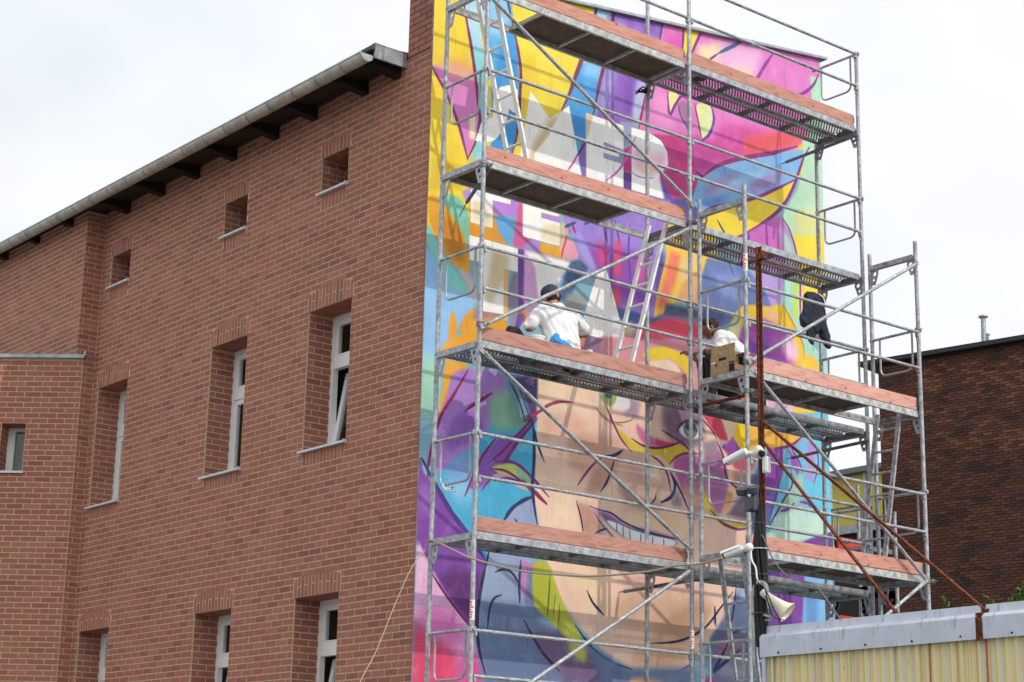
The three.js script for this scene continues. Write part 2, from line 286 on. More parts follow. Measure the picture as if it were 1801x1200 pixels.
// body: gable core, other walls, roof
{
  const top = (x) => 9.573 + 0.133 * x;
  const s = poly2([[0.41, -1.75], [W - 0.002, -1.75], [W - 0.002, top(W) - 0.02], [0.002, top(0) - 0.02], [0.002, 9.561], [0.41, 9.561]]);
  part('gable_wall', uvm(new THREE.ExtrudeGeometry(s, { depth: 0.438, bevelEnabled: false }).translate(0, 0, -0.48)), M.render, house);
  part('back_wall', [bx(0.41, W, -1.75, 8.4, ZB, ZB + 0.3), bx(W - 0.3, W - 0.001, -1.75, 9.2, ZB + 0.301, -0.481), bx(0.41, W - 0.301, 3.0, 3.2, ZB + 0.301, -0.481), bx(0.41, W - 0.301, 6.6, 6.8, ZB + 0.301, -0.481), bx(1.6, 1.7, -1.7, 8.4, ZB + 0.301, -0.481)], M.render, house);
  const c = poly2([[-0.03, top(-0.03)], [W + 0.1, top(W + 0.1)], [W + 0.1, top(W + 0.1) + 0.035], [-0.03, top(-0.03) + 0.035]]);
  const cop = part('coping', uvm(new THREE.ExtrudeGeometry(c, { depth: 0.6, bevelEnabled: false }).translate(0, 0, -0.54)), M.zinc, house);
  for (let i = 0; i < 7; i++) part('coping_clip', rbx(0.05, 0.04, 0.05, 0.008).translate(0.6 + i * 0.95, top(0.6 + i * 0.95) + 0.05, -0.02), M.galvDark, cop);
  const roof = sub('roof', house);
  const r = poly2([[-0.5, 8.64], [W, 8.64 + 0.1 * (W + 0.5)], [W, 8.7 + 0.1 * (W + 0.5)], [-0.5, 8.69]]);
  part('roof_sheet', uvm(new THREE.ExtrudeGeometry(r, { depth: -ZB - 0.5, bevelEnabled: false }).translate(0, 0, ZB)), M.roof, roof);
  for (let i = 0; i < 3; i++) part('soffit_board', bx(-0.47 + i * 0.158, -0.32 + i * 0.158, 8.575 + i * 0.022, 8.595 + i * 0.022, ZB, -0.53), M.soffit, roof);
  for (const z of [-0.66, -1.32, -2.4, -3.28, -4.3, -5.25, -6.2, -7.2, -8.4, -9.5, -10.6, -11.7, -12.8]) {
    const p = poly2([[0.0, 8.455], [0.0, 8.64], [-0.43, 8.575], [-0.43, 8.5]]);
    part('rafter', uvm(new THREE.ExtrudeGeometry(p, { depth: 0.12, bevelEnabled: false }).translate(0, 0, z - 0.06)), M.darkWood, roof);
  }
  part('verge_flashing', [bx(-0.46, -0.01, 8.56, 8.71, -0.512, -0.49), bx(-0.47, -0.01, 8.711, 8.72, -0.56, -0.486), bx(-0.46, -0.01, 8.54, 8.559, -0.525, -0.49)], M.zinc, roof);
  // gutter
  const gut = sub('gutter', house), gx = -0.545, gy = 8.565, z1 = -0.53;
  const half = (rad, len) => { const g = new THREE.CylinderGeometry(rad, rad, len, 20, 1, true, 0, Math.PI); g.rotateX(Math.PI / 2).rotateZ(-Math.PI / 2); return g; };
  const trough = (() => { const o = half(0.088, z1 - ZB), p = o.attributes.uv; for (let i = 0; i < p.count; i++) p.setXY(i, p.getX(i) * 0.26, p.getY(i) * 13.5); return o.translate(gx, gy, (z1 + ZB) / 2); })();
  part('trough', [trough, bar(V(gx - 0.088, gy + 0.004, ZB), V(gx - 0.088, gy + 0.004, z1), 0.011, 8)], M.zincGut, gut);
  const capS = new THREE.Shape(); capS.absarc(0, 0, 0.088, Math.PI, 0, false); capS.closePath();
  part('end_cap', new THREE.ExtrudeGeometry(capS, { depth: 0.012, bevelEnabled: false }).translate(gx, gy, z1), M.zinc, gut);
  for (let z = -0.95, i = 0; z > ZB; z -= (i++ % 2 ? 0.5 : 0.54)) part(i % 2 ? 'joint_ring' : 'gutter_bracket', [half(0.0935, 0.022).translate(gx, gy, z), bx(gx + 0.07, gx + 0.1, gy - 0.01, gy + 0.03, z - 0.012, z + 0.012)], M.zinc, gut);
}
// windows
function sashWindow(w, tilted) {
  const win = sub('window', house), x = 0.35, X = (a, b, y0, y1, z0, z1) => bx(a, b, y0, y1, z0, z1);
  const { z0, z1, y0, y1 } = w, f = 0.055, bar0 = y1 - (y1 - y0) * 0.385, bar1 = bar0 + 0.11;
  part('frame', [X(x, x + 0.07, y0, y0 + f, z0, z1), X(x, x + 0.07, y1 - f, y1, z0, z1), X(x, x + 0.07, y0 + f, y1 - f, z0, z0 + f), X(x, x + 0.07, y0 + f, y1 - f, z1 - f, z1), X(x - 0.004, x + 0.07, bar0, bar1, z0 + f, z1 - f)], M.pvc, win);
  const sash = (a, b, tilt) => {
    const za = z0 + f + 0.003, zb = z1 - f - 0.003, s = 0.065, H = b - a - 0.006;
    const g = new THREE.Group(); g.name = numbered('sash'); win.add(g);
    const fr = merge([X(0, 0.05, 0, s, za, zb), X(0, 0.05, H - s, H, za, zb), X(0, 0.05, s, H - s, za, za + s), X(0, 0.05, s, H - s, zb - s, zb)]);
    const pane = new THREE.PlaneGeometry(zb - za - 2 * s, H - 2 * s).rotateY(-Math.PI / 2).translate(0.022, H / 2, (za + zb) / 2);
    if (tilt) { for (const q of [fr, pane]) q.rotateZ(-tilt); }
    fr.translate(x + 0.012, a + 0.003, 0); pane.translate(x + 0.012, a + 0.003, 0);
    win.remove(g);
    part('sash', fr, M.pvc, win); part('pane', pane, M.glass, win);
  };
  sash(bar1, y1 - f, 0); sash(y0 + f, bar0, tilted);
  // curtain with folds behind the lower sash
  const cg = new THREE.PlaneGeometry(z1 - z0 - 0.1, y1 - y0 - 0.1, 60, 1), p = cg.attributes.position;
  for (let i = 0; i < p.count; i++) p.setZ(i, 0.025 * Math.sin(p.getX(i) * 46) + 0.01 * Math.sin(p.getX(i) * 17));
  cg.computeVertexNormals(); cg.rotateY(-Math.PI / 2).translate(x + 0.28, (y0 + y1) / 2, (z0 + z1) / 2);
  part('curtain', cg, M.curtain, win);
}
wins.forEach((w, i) => {
  if (w.k === 'tall') sashWindow(w, [1, 2].includes(i) ? 0.17 : i === 5 ? 0.14 : 0);
  else { const win = sub('vent_window', house); part('board', bx(0.36, 0.4, w.y0, w.y1, w.z0, w.z1), M.dark, win); }
  const L = 0.02;
  const sill = poly2([[-0.055, w.y0 - 0.028], [-0.055, w.y0 - 0.002], [0.35, w.y0 + 0.018], [0.35, w.y0 - 0.012], [-0.045, w.y0 - 0.028]]);
  part('window_sill', [uvm(new THREE.ExtrudeGeometry(sill, { depth: w.z1 - w.z0 + 0.05, bevelEnabled: false }).translate(0, 0, w.z0 - 0.03)), bx(-0.058, 0.0, w.y0 - 0.03, w.y0 + 0.012, w.z1 + 0.02, w.z1 + 0.026)], M.sill, house);
});
{ // small window of the bay
  const win = sub('window', house), B = basis(OU, ON, OO), g = (a, b, y0, y1, d0, d1) => bx(a, b, y0, y1, d0, d1).applyMatrix4(B), f = 0.05;
  part('frame', [g(ow.a, ow.b, ow.y0, ow.y0 + f, -0.38, -0.32), g(ow.a, ow.b, ow.y1 - f, ow.y1, -0.38, -0.32), g(ow.a, ow.a + f, ow.y0 + f, ow.y1 - f, -0.38, -0.32), g(ow.b - f, ow.b, ow.y0 + f, ow.y1 - f, -0.38, -0.32), g(ow.a + f, ow.a + 0.1, ow.y0 + f, ow.y1 - f, -0.375, -0.33)], M.pvc, win);
  part('pane', g(ow.a + f, ow.b - f, ow.y0 + f, ow.y1 - f, -0.36, -0.352), M.glass, win);
  part('window_sill', [g(ow.a - 0.03, ow.b + 0.03, ow.y0 - 0.03, ow.y0, -0.32, 0.04)], M.sill, house);
  const w2 = sub('window', house);
  part('frame', [g(ow2.a, ow2.b, ow2.y1 - 0.14, ow2.y1, -0.38, -0.2), g(ow2.a, ow2.b, ow2.y0, ow2.y0 + 0.1, -0.38, -0.2)], M.grey, w2);
  part('pane', g(ow2.a, ow2.b, ow2.y0 + 0.1, ow2.y1 - 0.14, -0.38, -0.37), M.dark, w2);
}
// ---------- the painted wall ----------
const mural = (() => {
  const Sx = 200, CW = 1338, CHh = 1880, c = document.createElement('canvas'); c.width = CW; c.height = CHh;
  const x = c.getContext('2d');
  const blur = (b) => { x.filter = b > 0 ? `blur(${b}px)` : 'none'; };
  const clipTo = (p, m) => { let a = 1e9, b = 1e9, c = -1e9, d = -1e9; for (let i = 0; i < p.length; i += 2) { a = Math.min(a, p[i]); c = Math.max(c, p[i]); b = Math.min(b, p[i + 1]); d = Math.max(d, p[i + 1]); } x.save(); x.beginPath(); x.rect(a - m, b - m, c - a + 2 * m, d - b + 2 * m); x.clip(); };
  const poly = (col, b, ...p) => { clipTo(p, b * 3 + 2); blur(b); x.fillStyle = col; x.beginPath(); x.moveTo(p[0], p[1]); for (let i = 2; i < p.length; i += 2) x.lineTo(p[i], p[i + 1]); x.closePath(); x.fill(); x.restore(); };
  const blob = (col, b, ...p) => { clipTo(p, b * 3 + 2); blur(b); x.fillStyle = col; x.beginPath(); const n = p.length / 2, q = (i) => [p[(i % n) * 2], p[(i % n) * 2 + 1]], m = (i) => { const [a, d] = q(i), [e, f] = q(i + 1); return [(a + e) / 2, (d + f) / 2]; }; x.moveTo(...m(0)); for (let i = 1; i <= n; i++) x.quadraticCurveTo(...q(i), ...m(i)); x.closePath(); x.fill(); x.restore(); };
  const stroke = (col, w, ...p) => { // brush line that thins out at both ends
    x.filter = 'none'; x.strokeStyle = col; x.lineCap = x.lineJoin = 'round'; const n = p.length / 2;
    const cv = new THREE.CatmullRomCurve3(Array.from({ length: n }, (_, i) => V(p[2 * i], p[2 * i + 1], 0)), false, 'centripetal'), L = cv.getLength(), N = Math.max(6, Math.round(L / 7)), pt = cv.getSpacedPoints(N);
    for (let i = 0; i < N; i++) { const t = (i + 0.5) / N, e = Math.min(1, 0.35 + 2.6 * Math.min(t, 1 - t)); x.lineWidth = w * e * (1 + 0.12 * n3(p[0] + i * 0.3, p[1], 2)); x.beginPath(); x.moveTo(pt[i].x, pt[i].y); x.lineTo(pt[i + 1].x, pt[i + 1].y); x.stroke(); }
  };
  poly('#7FAFC4',0,-115,27,1552,-584,1440,1875,-30,1946);
  poly('#EFCF3A',0,-15,195,1406,-68,1402,54,1320,362,-16,858);
  blob('#E8A06E',12.6,47,403,135,403,133,450,66,469,16,448);
  poly('#D980C2',2.7,-4,435,132,424,139,483,142,539,124,600,109,636,99,609,83,565,60,526,30,479);
  poly('#E9A98F',7.2,15,424,128,411,129,436,49,452);
  poly('#F2D23A',0.9,-5,440,8,457,34,485,60,529,85,573,99,609,109,639,100,730,-11,777);
  poly('#D8B92F',5.4,8,664,98,655,95,711,-5,742);
  poly('#A9D5EE',1.8,82,235,117,224,147,360,164,483,167,568,147,657,131,661,140,568,128,422,108,328);
  poly('#84D6DA',2.7,116,354,150,359,167,468,170,553,141,616,114,651,141,553,131,436);
  poly('#3B97DB',1.8,122,208,223,175,240,288,258,356,262,442,258,522,239,598,223,621,175,608,179,508,168,368);
  poly('#8CC8EE',9,122,208,220,176,234,260,197,315,146,317);
  poly('#5FB4E2',7.2,159,313,197,315,183,407,169,411);
  poly('#F4DB46',1.8,228,173,499,101,492,195,449,307,419,398,386,445,353,469,293,419,265,606,248,582,262,514,266,412,261,326,240,273);
  poly('#F0CE36',9,259,326,303,328,323,410,291,419,264,484);
  poly('#A5D3F0',1.8,499,86,564,64,542,264,452,291,478,230);
  poly('#4A9FE0',3.6,448,297,535,277,510,402,499,457,470,517,445,582,460,590,415,422,392,442,418,383);
  poly('#86C3EC',7.2,467,287,531,278,520,324,453,329);
  poly('#3F93DC',3.6,419,420,478,426,470,502,445,560);
  poly('#45B4D8',3.6,436,496,470,495,448,552,441,546);
  stroke('#7A3163',9,83,235,90,276,109,349,125,423,135,484,142,535,130,591,109,636);
  stroke('#7F2F69',9,-6,430,17,462,36,484,64,528,86,572,101,613,110,638);
  stroke('#4A4A86',7.5,208,180,217,207,227,240);
  stroke('#7B305F',9,227,240,242,287,253,328,262,376,261,435,259,493,252,548,239,594);
  stroke('#7D3A62',12,506,83,499,147,485,205,458,279,438,330,413,396,392,438);
  poly('#8C5CBC',1.8,560,66,743,55,729,139,679,297,665,321,649,402,593,432,502,427,510,402,527,284);
  poly('#A79ADF',9,570,140,609,144,581,261,544,393,510,402,527,284);
  poly('#B4A6E2',8.1,679,154,729,154,699,273,655,377,624,394,635,306);
  poly('#7A4CAE',6.3,600,255,635,257,624,386,597,393);
  poly('#9C7CCB',7.2,619,141,659,138,647,241,616,243);
  poly('#AFC0D8',5.4,636,322,667,321,651,401,624,404);
  stroke('#7D2E63',10.5,568,63,553,177,529,279,513,338,500,397,493,425);
  stroke('#8C2E63',10.5,755,67,709,200,677,307,655,385,640,442);
  poly('#93A2C2',1.8,588,414,649,403,640,450,617,491,596,544,526,561,529,472);
  poly('#DC78C2',1.8,743,71,1406,-68,1399,132,1288,262,1229,322,1184,341,1007,412,922,454,859,496,788,489,748,447,718,422,649,428,675,311,699,211);
  poly('#D558AE',12.6,739,135,831,107,831,187,739,199);
  poly('#E68FCB',12.6,689,291,759,302,778,390,699,389);
  poly('#E9B0DA',12.6,916,98,1112,63,1077,148,989,189,904,182);
  poly('#F0DBA6',11.7,852,133,948,96,930,150,866,180);
  poly('#EFD9B0',11.7,979,152,1066,131,1055,162,989,176);
  poly('#D44C9F',10.8,955,319,1096,297,1139,346,985,414,881,413);
  poly('#E2555F',9,1030,339,1197,270,1276,274,1229,316,1029,395);
  poly('#C5489D',7.2,758,408,850,384,1007,393,926,448,859,490,788,483);
  poly('#A6DBB8',1.8,1294,88,1401,71,1393,285,1287,307,1279,207,1299,151);
  stroke('#8A3585',9,1330,71,1312,105,1281,136,1234,166,1183,187);
  stroke('#7E3A8E',7.5,1262,155,1280,173,1290,204,1291,245);
  stroke('#8A3F98',10.5,1146,65,1111,113,1077,164,1043,207);
  poly('#F0D83E',0.9,809,82,863,85,837,145,825,167,800,174);
  stroke('#843080',7.5,871,87,848,131,833,163);
  stroke('#84307F',7.5,807,91,800,173);
  stroke('#44608F',10.5,1024,68,986,93,936,127);
  stroke('#84308A',6,936,127,904,154,879,181);
  stroke('#3C5480',7.5,731,100,719,157);
  blob('#E8E58F',0.9,751,281,791,286,779,312,758,349,749,321);
  stroke('#80308A',7.5,747,290,756,350,775,317,799,288,824,292);
  blob('#A4728F',1.8,789,302,824,297,825,370,803,345,789,325);
  stroke('#44568C',6,785,308,793,340,819,372,823,402);
  blob('#DDE6A3',0.9,844,291,903,281,915,314,898,362,870,391,856,357);
  stroke('#6E3A9A',9,907,286,915,319,898,365,868,393);
  stroke('#8A2F60',6,844,294,858,345,870,389);
  blob('#DDE79E',0.9,784,409,801,408,807,432,798,456,786,438);
  stroke('#4B4380',6,784,409,786,438,798,458,809,432,801,408);
  stroke('#5A5C9C',10.5,748,478,782,459,823,453);
  blob('#D63A55',1.8,734,509,788,472,814,486,802,530,762,566,728,548);
  poly('#4D4A8E',2.7,788,495,904,497,879,573,850,618,750,596,768,564,808,524);
  blob('#DFE8B4',0.9,796,484,829,484,876,498,900,520,849,526,808,509);
  stroke('#52307E',7.5,792,479,831,479,880,494,904,521);
  stroke('#30466E',6,798,493,843,525,900,523);
  poly('#C23A82',1.8,649,428,829,392,859,524,798,569,698,586,617,538);
  poly('#FCFBF7',0,181,462,200,433,228,420,254,424,255,481,242,486,229,480,223,507,210,536,197,560,180,575,154,585,130,586,146,538,179,515);
  poly('#F1E6BE',2.7,112,526,128,526,130,584,113,585);
  poly('#FCFBF7',0.9,293,416,354,469,386,444,352,519,309,580,285,604,262,605);
  poly('#D8BC92',6.3,353,475,385,449,357,510,305,588,283,603,316,528);
  poly('#FCFBF7',0,415,421,460,591,309,590,308,573,352,516,388,445);
  poly('#FCFBF7',0,471,424,595,424,596,487,529,484,529,497,582,497,579,511,529,512,530,525,596,526,596,590,473,592);
  poly('#DCC29C',2.7,471,425,493,425,479,478,471,487);
  poly('#9B94C8',0,529,484,596,487,596,499,582,497,529,497);
  poly('#96A0C4',0,529,512,579,511,596,511,596,526,530,526);
  poly('#FCFBF7',0,622,421,679,418,724,429,746,454,748,487,718,525,748,584,623,589);
  poly('#EFC0DC',7.2,626,479,742,458,742,495,698,524,627,524);
  poly('#F0C9A4',5.4,640,521,718,501,698,527,659,535);
  poly('#C23B82',0.9,596,487,622,470,623,540,596,544);
  poly('#633E90',0,596,544,623,542,623,591,596,591);
  poly('#7C66C0',1.8,458,490,471,494,473,595,460,591,448,552);
  poly('#7C66C0',0.9,285,601,416,592,526,588,754,583,748,615,583,624,275,636);
  poly('#46ADD0',3.6,348,595,402,593,389,613,345,616);
  stroke('#CC6AB8',6,468,510,446,538,428,568,409,594);
  stroke('#4B2F66',6,472,499,455,524,444,541);
  stroke('#CC6AB8',6,636,443,621,475,598,519,573,552,536,584);
  stroke('#C77FC4',4.5,623,540,650,545,698,536);
  poly('#5D4FA6',3.6,718,528,758,571,858,616,827,653,750,626);
  blob('#7DC3A8',1.8,7,762,59,728,100,740,120,774,127,813,122,844,99,838,72,806,37,779);
  blob('#E8A32B',1.8,-1,759,13,742,38,755,71,782,98,811,115,845,125,884,126,910,101,906,72,895,47,871,21,837,4,807);
  blob('#CC8022',6.3,32,783,78,797,104,832,114,890,81,890,48,858);
  blob('#7DD0C8',1.8,-3,816,10,823,32,861,57,889,90,915,118,939,132,957,84,966,57,949,32,914,6,880);
  poly('#8FC0F0',1.8,-4,872,25,896,57,932,80,960,132,952,140,985,110,1020,96,1044,72,1077,50,1133,-1,1142);
  blob('#C9BDB5',4.5,85,896,131,909,149,957,139,980,118,939);
  poly('#9FD6C4',10.8,-3,1111,50,1120,50,1255,-2,1263);
  blob('#EAA22C',0.9,78,997,92,1024,94,1063,85,1084,69,1081,70,1033);
  blob('#EAA22C',0.9,144,981,139,1014,119,1040,96,1050,108,1018,125,996);
  poly('#EFA530',2.7,134,1010,224,982,242,1019,251,1064,41,1112,64,1079,100,1059);
  poly('#A97F8C',4.5,141,985,229,978,226,989,134,1015);
  poly('#B98CDA',1.8,95,719,124,701,125,738,105,736);
  poly('#E59828',1.8,118,733,186,755,214,786,235,816,121,819);
  poly('#B481DA',1.8,185,720,242,697,266,703,260,742,226,751,189,752);
  poly('#62A8DE',2.7,187,755,258,742,252,808,233,816,210,794);
  poly('#D55C96',2.7,263,705,278,703,280,785,313,784,276,816,248,813,254,770);
  poly('#FCFBF7',0,121,705,160,698,238,698,239,715,185,718,187,785,123,786);
  poly('#E9D9B2',4.5,128,733,158,726,183,766,180,784,130,782);
  poly('#FCFBF7',0,276,698,387,697,387,711,333,712,333,726,391,726,392,783,278,785);
  poly('#EADFB8',4.5,338,743,390,732,390,781,330,780);
  poly('#B28AD8',0,333,714,387,712,391,726,333,726);
  poly('#AF86D6',1.8,310,785,332,786,328,813,270,813);
  poly('#E7A638',1.8,331,786,394,786,412,812,328,813);
  poly('#DEC098',3.6,393,724,423,720,415,754,402,818,391,789);
  blob('#F0A2B4',2.7,415,751,442,767,459,803,398,816);
  stroke('#DB4860',6,415,751,401,793,398,815);
  poly('#FCFBF7',0,121,817,264,818,265,875,223,875,226,984,166,988,163,875,123,875);
  poly('#E2CFA4',5.4,191,839,242,842,230,899,185,969,168,953);
  poly('#EBB96C',0.9,224,878,238,880,238,995,226,997);
  blob('#8B8498',2.7,253,875,269,880,271,959,260,1011,245,1014,237,955,239,911);
  poly('#70409A',0.9,264,818,284,816,288,983,270,1011,264,1048,251,1044,269,966);
  poly('#E2ABDD',2.7,283,816,427,815,394,867,351,918,330,936,308,962,287,986);
  poly('#FCFBF7',2.7,286,818,425,817,395,864,351,915,330,935,320,887,314,848);
  poly('#DCA6DA',3.6,286,887,314,848,322,900,327,937,288,983);
  poly('#43608A',2.7,427,815,459,800,486,817,442,871,424,906,393,916,394,890);
  poly('#9C9C96',5.4,414,895,475,890,466,931,421,940);
  poly('#9478CE',2.7,390,653,758,579,757,699,418,746);
  poly('#EFC640',2.7,738,647,924,619,922,723,741,732);
  poly('#9C7FDA',2.7,391,699,689,673,691,707,734,719,733,815,698,910,626,895,589,907,559,932,529,850,503,825,455,802,433,746);
  poly('#8D4FB4',10.8,473,763,660,736,698,873,603,885,557,913,492,816);
  poly('#D6478C',7.2,509,747,539,745,547,804,514,804);
  poly('#DE4A72',6.3,569,727,591,727,588,824,566,814);
  poly('#D956A2',7.2,644,739,675,740,660,823,637,828);
  poly('#E05070',6.3,558,851,592,849,581,904,559,887);
  poly('#A79BE6',4.5,440,734,454,731,510,812,501,825,451,782);
  stroke('#6A3CA0',6,618,675,614,746,622,831);
  stroke('#7B2F88',6,531,695,543,740);
  stroke('#8A2F80',6,568,676,584,731);
  stroke('#2F4F86',7.5,407,732,440,713);
  stroke('#2F4F86',6,469,711,490,697);
  stroke('#9A2F50',7.5,432,722,440,739);
  poly('#4B5F9A',2.7,557,902,622,896,698,902,766,860,741,923,641,935,585,939);
  poly('#5C4592',7.2,698,749,734,719,741,806,708,879);
  poly('#F0C640',1.8,755,703,888,700,873,749,816,791,776,843,729,885,698,897,708,842,728,777);
  poly('#EF7F5E',5.4,757,714,793,715,773,800,729,875,708,871,733,793);
  poly('#E3C48C',5.4,807,711,869,712,806,778,776,799);
  poly('#DFA46C',2.7,869,735,876,838,776,843,796,795,826,762);
  poly('#45526E',3.6,741,853,876,850,876,886,727,897);
  poly('#8A6C92',3.6,718,887,868,869,867,899,698,920);
  poly('#8E6C8C',3.6,458,984,563,974,552,1022,449,1032);
  poly('#C58090',7.2,558,972,660,939,660,1024,549,1033);
  poly('#D9806A',5.4,444,987,476,988,465,1024,440,1025);
  poly('#E04A62',2.7,641,931,756,888,872,886,871,969,776,954,698,963,638,960);
  poly('#CFC0B4',4.5,694,958,760,954,752,972,689,979);
  poly('#C676CC',4.5,747,937,865,923,866,995,805,977,756,967);
  poly('#DAB48A',3.6,585,925,637,926,622,960,585,960);
  poly('#FCFBF7',0,516,813,540,805,608,983,454,984);
  poly('#D98E96',3.6,530,978,920,919,917,1095,531,1130);
  poly('#E9C92C',1.8,657,1001,687,977,737,966,783,970,827,983,838,1039,776,998,746,992,717,1005,693,1010);
  poly('#F2D7BC',2.7,627,1030,694,1009,746,994,779,1003,807,1041,623,1101,567,1069);
  poly('#7CB2E6',1.8,859,499,932,442,1028,398,1229,322,1275,310,1236,402,1158,447,1070,501,979,544,868,589,828,565);
  poly('#9A8CBE',9,890,498,1006,441,1006,475,921,532,869,545);
  poly('#9C86BE',8.1,1049,446,1193,394,1136,453,1048,493);
  poly('#9ED0F4',7.2,879,550,1006,456,1115,413,1093,435,984,493);
  poly('#5C86CC',8.1,869,555,963,517,941,550,869,577);
  poly('#A9DBBB',1.8,1258,279,1394,243,1390,344,1262,360);
  stroke('#8F3070',12,863,495,932,442,1029,397,1143,353,1234,311);
  poly('#B3DABB',1.8,1275,310,1393,280,1379,625,1231,641,1217,589,1167,528,1235,432);
  poly('#D9D98A',10.8,1224,499,1339,472,1336,538,1222,564);
  poly('#F2D63E',5.4,1213,569,1383,530,1375,738,1235,735,1229,626);
  poly('#F2D33A',0.9,1222,414,1191,467,1146,519,1101,555,1046,596,999,625,936,635,878,630,846,613,871,584,983,536,1070,498,1149,459);
  stroke('#8B2F78',9,1227,408,1149,454,1070,498,973,538,895,570,846,607);
  stroke('#852F70',10.5,1285,301,1265,329,1239,385,1212,441,1179,490,1112,551,1029,607,971,636);
  poly('#C869BE',2.7,1003,626,1101,560,1161,527,1212,588,1228,658,1196,680,1002,691);
  poly('#A9C9C0',7.2,1160,554,1212,590,1219,652,1186,659);
  stroke('#8C3F9C',9,1107,561,1110,620,1114,659);
  stroke('#7C2F6A',6,1165,526,1195,554,1217,597,1229,634);
  stroke('#7E3A9E',9,1042,605,1028,654);
  stroke('#2E4A60',6,924,593,940,612,965,637);
  poly('#6577B0',2.7,886,704,1027,698,1103,749,1128,788,1021,821,937,878,867,928,856,782);
  poly('#7F92CC',7.2,908,741,1001,722,1021,794,938,796);
  poly('#4A5C92',5.4,876,830,948,836,920,904,867,928);
  poly('#B497DC',2.7,1027,685,1219,675,1214,817,1095,825,1124,788,1099,747);
  poly('#A9DCC6',2.7,1179,684,1274,687,1269,853,1346,902,1343,980,1209,1002,1149,814);
  poly('#C7D84A',1.8,1209,701,1227,700,1224,800,1206,797);
  poly('#F2D640',1.8,1245,698,1335,695,1333,755,1234,766);
  stroke('#84357E',7.5,1238,640,1233,798);
  stroke('#35497E',4.5,960,692,984,733);
  blob('#EFC030',1.8,992,800,1119,789,1165,765,1208,818,1240,859,1251,919,1187,1006,975,1042,957,912);
  blob('#E3D9A4',4.5,966,850,1020,839,998,919,977,938,961,896);
  blob('#AE4FB0',4.5,999,859,1084,819,1170,833,1213,872,1188,960,1059,990,997,964);
  blob('#7D4CB2',8.1,1051,871,1126,849,1103,945,1039,956);
  blob('#ECC3DE',8.1,1152,860,1224,862,1222,924,1168,918);
  blob('#D95AA4',8.1,1146,937,1216,913,1206,942,1123,972);
  blob('#E9B58E',5.4,1095,794,1145,792,1159,825,1105,826);
  stroke('#C98A30',6,1165,768,1210,821,1242,866,1247,904);
  blob('#F3C33A',0.9,1250,885,1283,891,1314,915,1326,955,1232,965);
  poly('#F3C33A',1.8,1198,1004,1332,982,1296,1042,1196,1058);
  poly('#E8B9D8',3.6,1058,1028,1209,1010,1198,1065,1078,1077);
  poly('#66C6E8',1.8,1297,1003,1377,990,1360,1417,1251,1399,1229,1195);
  poly('#F1CAB4',3.6,328,1104,604,1090,873,1088,1005,1125,1043,1265,1040,1416,993,1548,912,1648,821,1733,746,1763,629,1755,537,1722,450,1659,406,1612,371,1551,341,1458,323,1389,324,1297,329,1204);
  poly('#F2D5B2',14.4,337,1122,495,1123,443,1172,339,1189);
  poly('#F2D2B6',16.2,350,1340,448,1326,455,1451,365,1468);
  poly('#E0B5A2',16.2,443,1226,587,1218,605,1297,533,1334,453,1279);
  poly('#D0A08F',10.8,533,1321,615,1357,661,1385,588,1381);
  poly('#EFCBA6',16.2,642,1367,793,1369,802,1423,661,1413);
  poly('#D9AE9C',12.6,605,1256,736,1265,745,1333,624,1336);
  poly('#C79A86',12.6,467,1383,507,1398,552,1453,482,1461);
  poly('#DBB096',16.2,607,1566,869,1526,848,1651,698,1677,554,1650);
  poly('#BC9276',14.4,773,1603,888,1565,839,1651,662,1693);
  poly('#EFCEA8',12.6,405,1548,535,1534,554,1624,484,1630);
  poly('#D9A8A0',7.2,596,1549,680,1529,670,1560,607,1563);
  poly('#DDB08E',9,625,1709,791,1682,810,1727,735,1753,626,1748);
  poly('#D2A38C',7.2,426,1229,596,1219,533,1270,480,1315,427,1309);
  poly('#CB9C86',5.4,480,1366,498,1315,533,1275,594,1253,569,1313,526,1352);
  poly('#F3DCC4',7.2,661,1248,717,1261,726,1308,670,1302);
  poly('#BF8F7C',4.5,456,1387,498,1395,534,1448,478,1459);
  poly('#F1D0B6',5.4,575,1318,624,1347,646,1380,537,1384,519,1363);
  poly('#C79B7C',7.2,763,1642,897,1581,858,1658,744,1686);
  poly('#E9B9A0',5.4,356,1200,443,1175,496,1198,426,1236,349,1254);
  blob('#7C6078',9,727,1098,794,1108,873,1117,872,1189,804,1213,727,1183);
  poly('#A78EA6',5.4,586,1110,657,1117,646,1160,605,1157);
  blob('#E4DDE0',2.7,506,1121,535,1130,577,1150,620,1146,623,1115,586,1107);
  blob('#94A763',1.8,524,1118,579,1111,575,1131,561,1145,539,1143,528,1131);
  blob('#31507E',0.9,539,1113,564,1111,561,1126,542,1127);
  stroke('#8A5F55',3,535,1166,554,1179,596,1178,631,1163,634,1151);
  stroke('#B98A74',7.5,510,1156,543,1178,596,1186);
  blob('#E9E6EA',2.7,779,1163,818,1143,857,1151,873,1169,837,1183,798,1183);
  blob('#65755F',0.9,800,1146,841,1139,851,1161,837,1181,810,1181,798,1166);
  blob('#26344A',0.9,806,1142,837,1137,845,1153,821,1165,804,1156);
  blob('#EEF2F4',0,818,1152,827,1150,825,1159,818,1159);
  stroke('#2C2540',6,775,1172,794,1149,822,1137,853,1140,873,1157);
  stroke('#4A2F4A',4.5,861,1126,893,1146,916,1168);
  blob('#DB6AAA',2.7,634,1166,679,1195,732,1207,786,1200,759,1213,706,1222,653,1219);
  blob('#CC3A62',3.6,702,1198,736,1204,786,1200,755,1215,708,1221);
  poly('#E3C33C',1.8,566,1180,587,1197,627,1217,661,1226,713,1224,778,1203,821,1211,778,1234,755,1260,727,1241,679,1240,633,1241,601,1229);
  stroke('#8A2F60',6,542,1145,568,1186,594,1220,625,1244);
  stroke('#6E1F4E',6,625,1212,664,1224,710,1223,759,1209,798,1192);
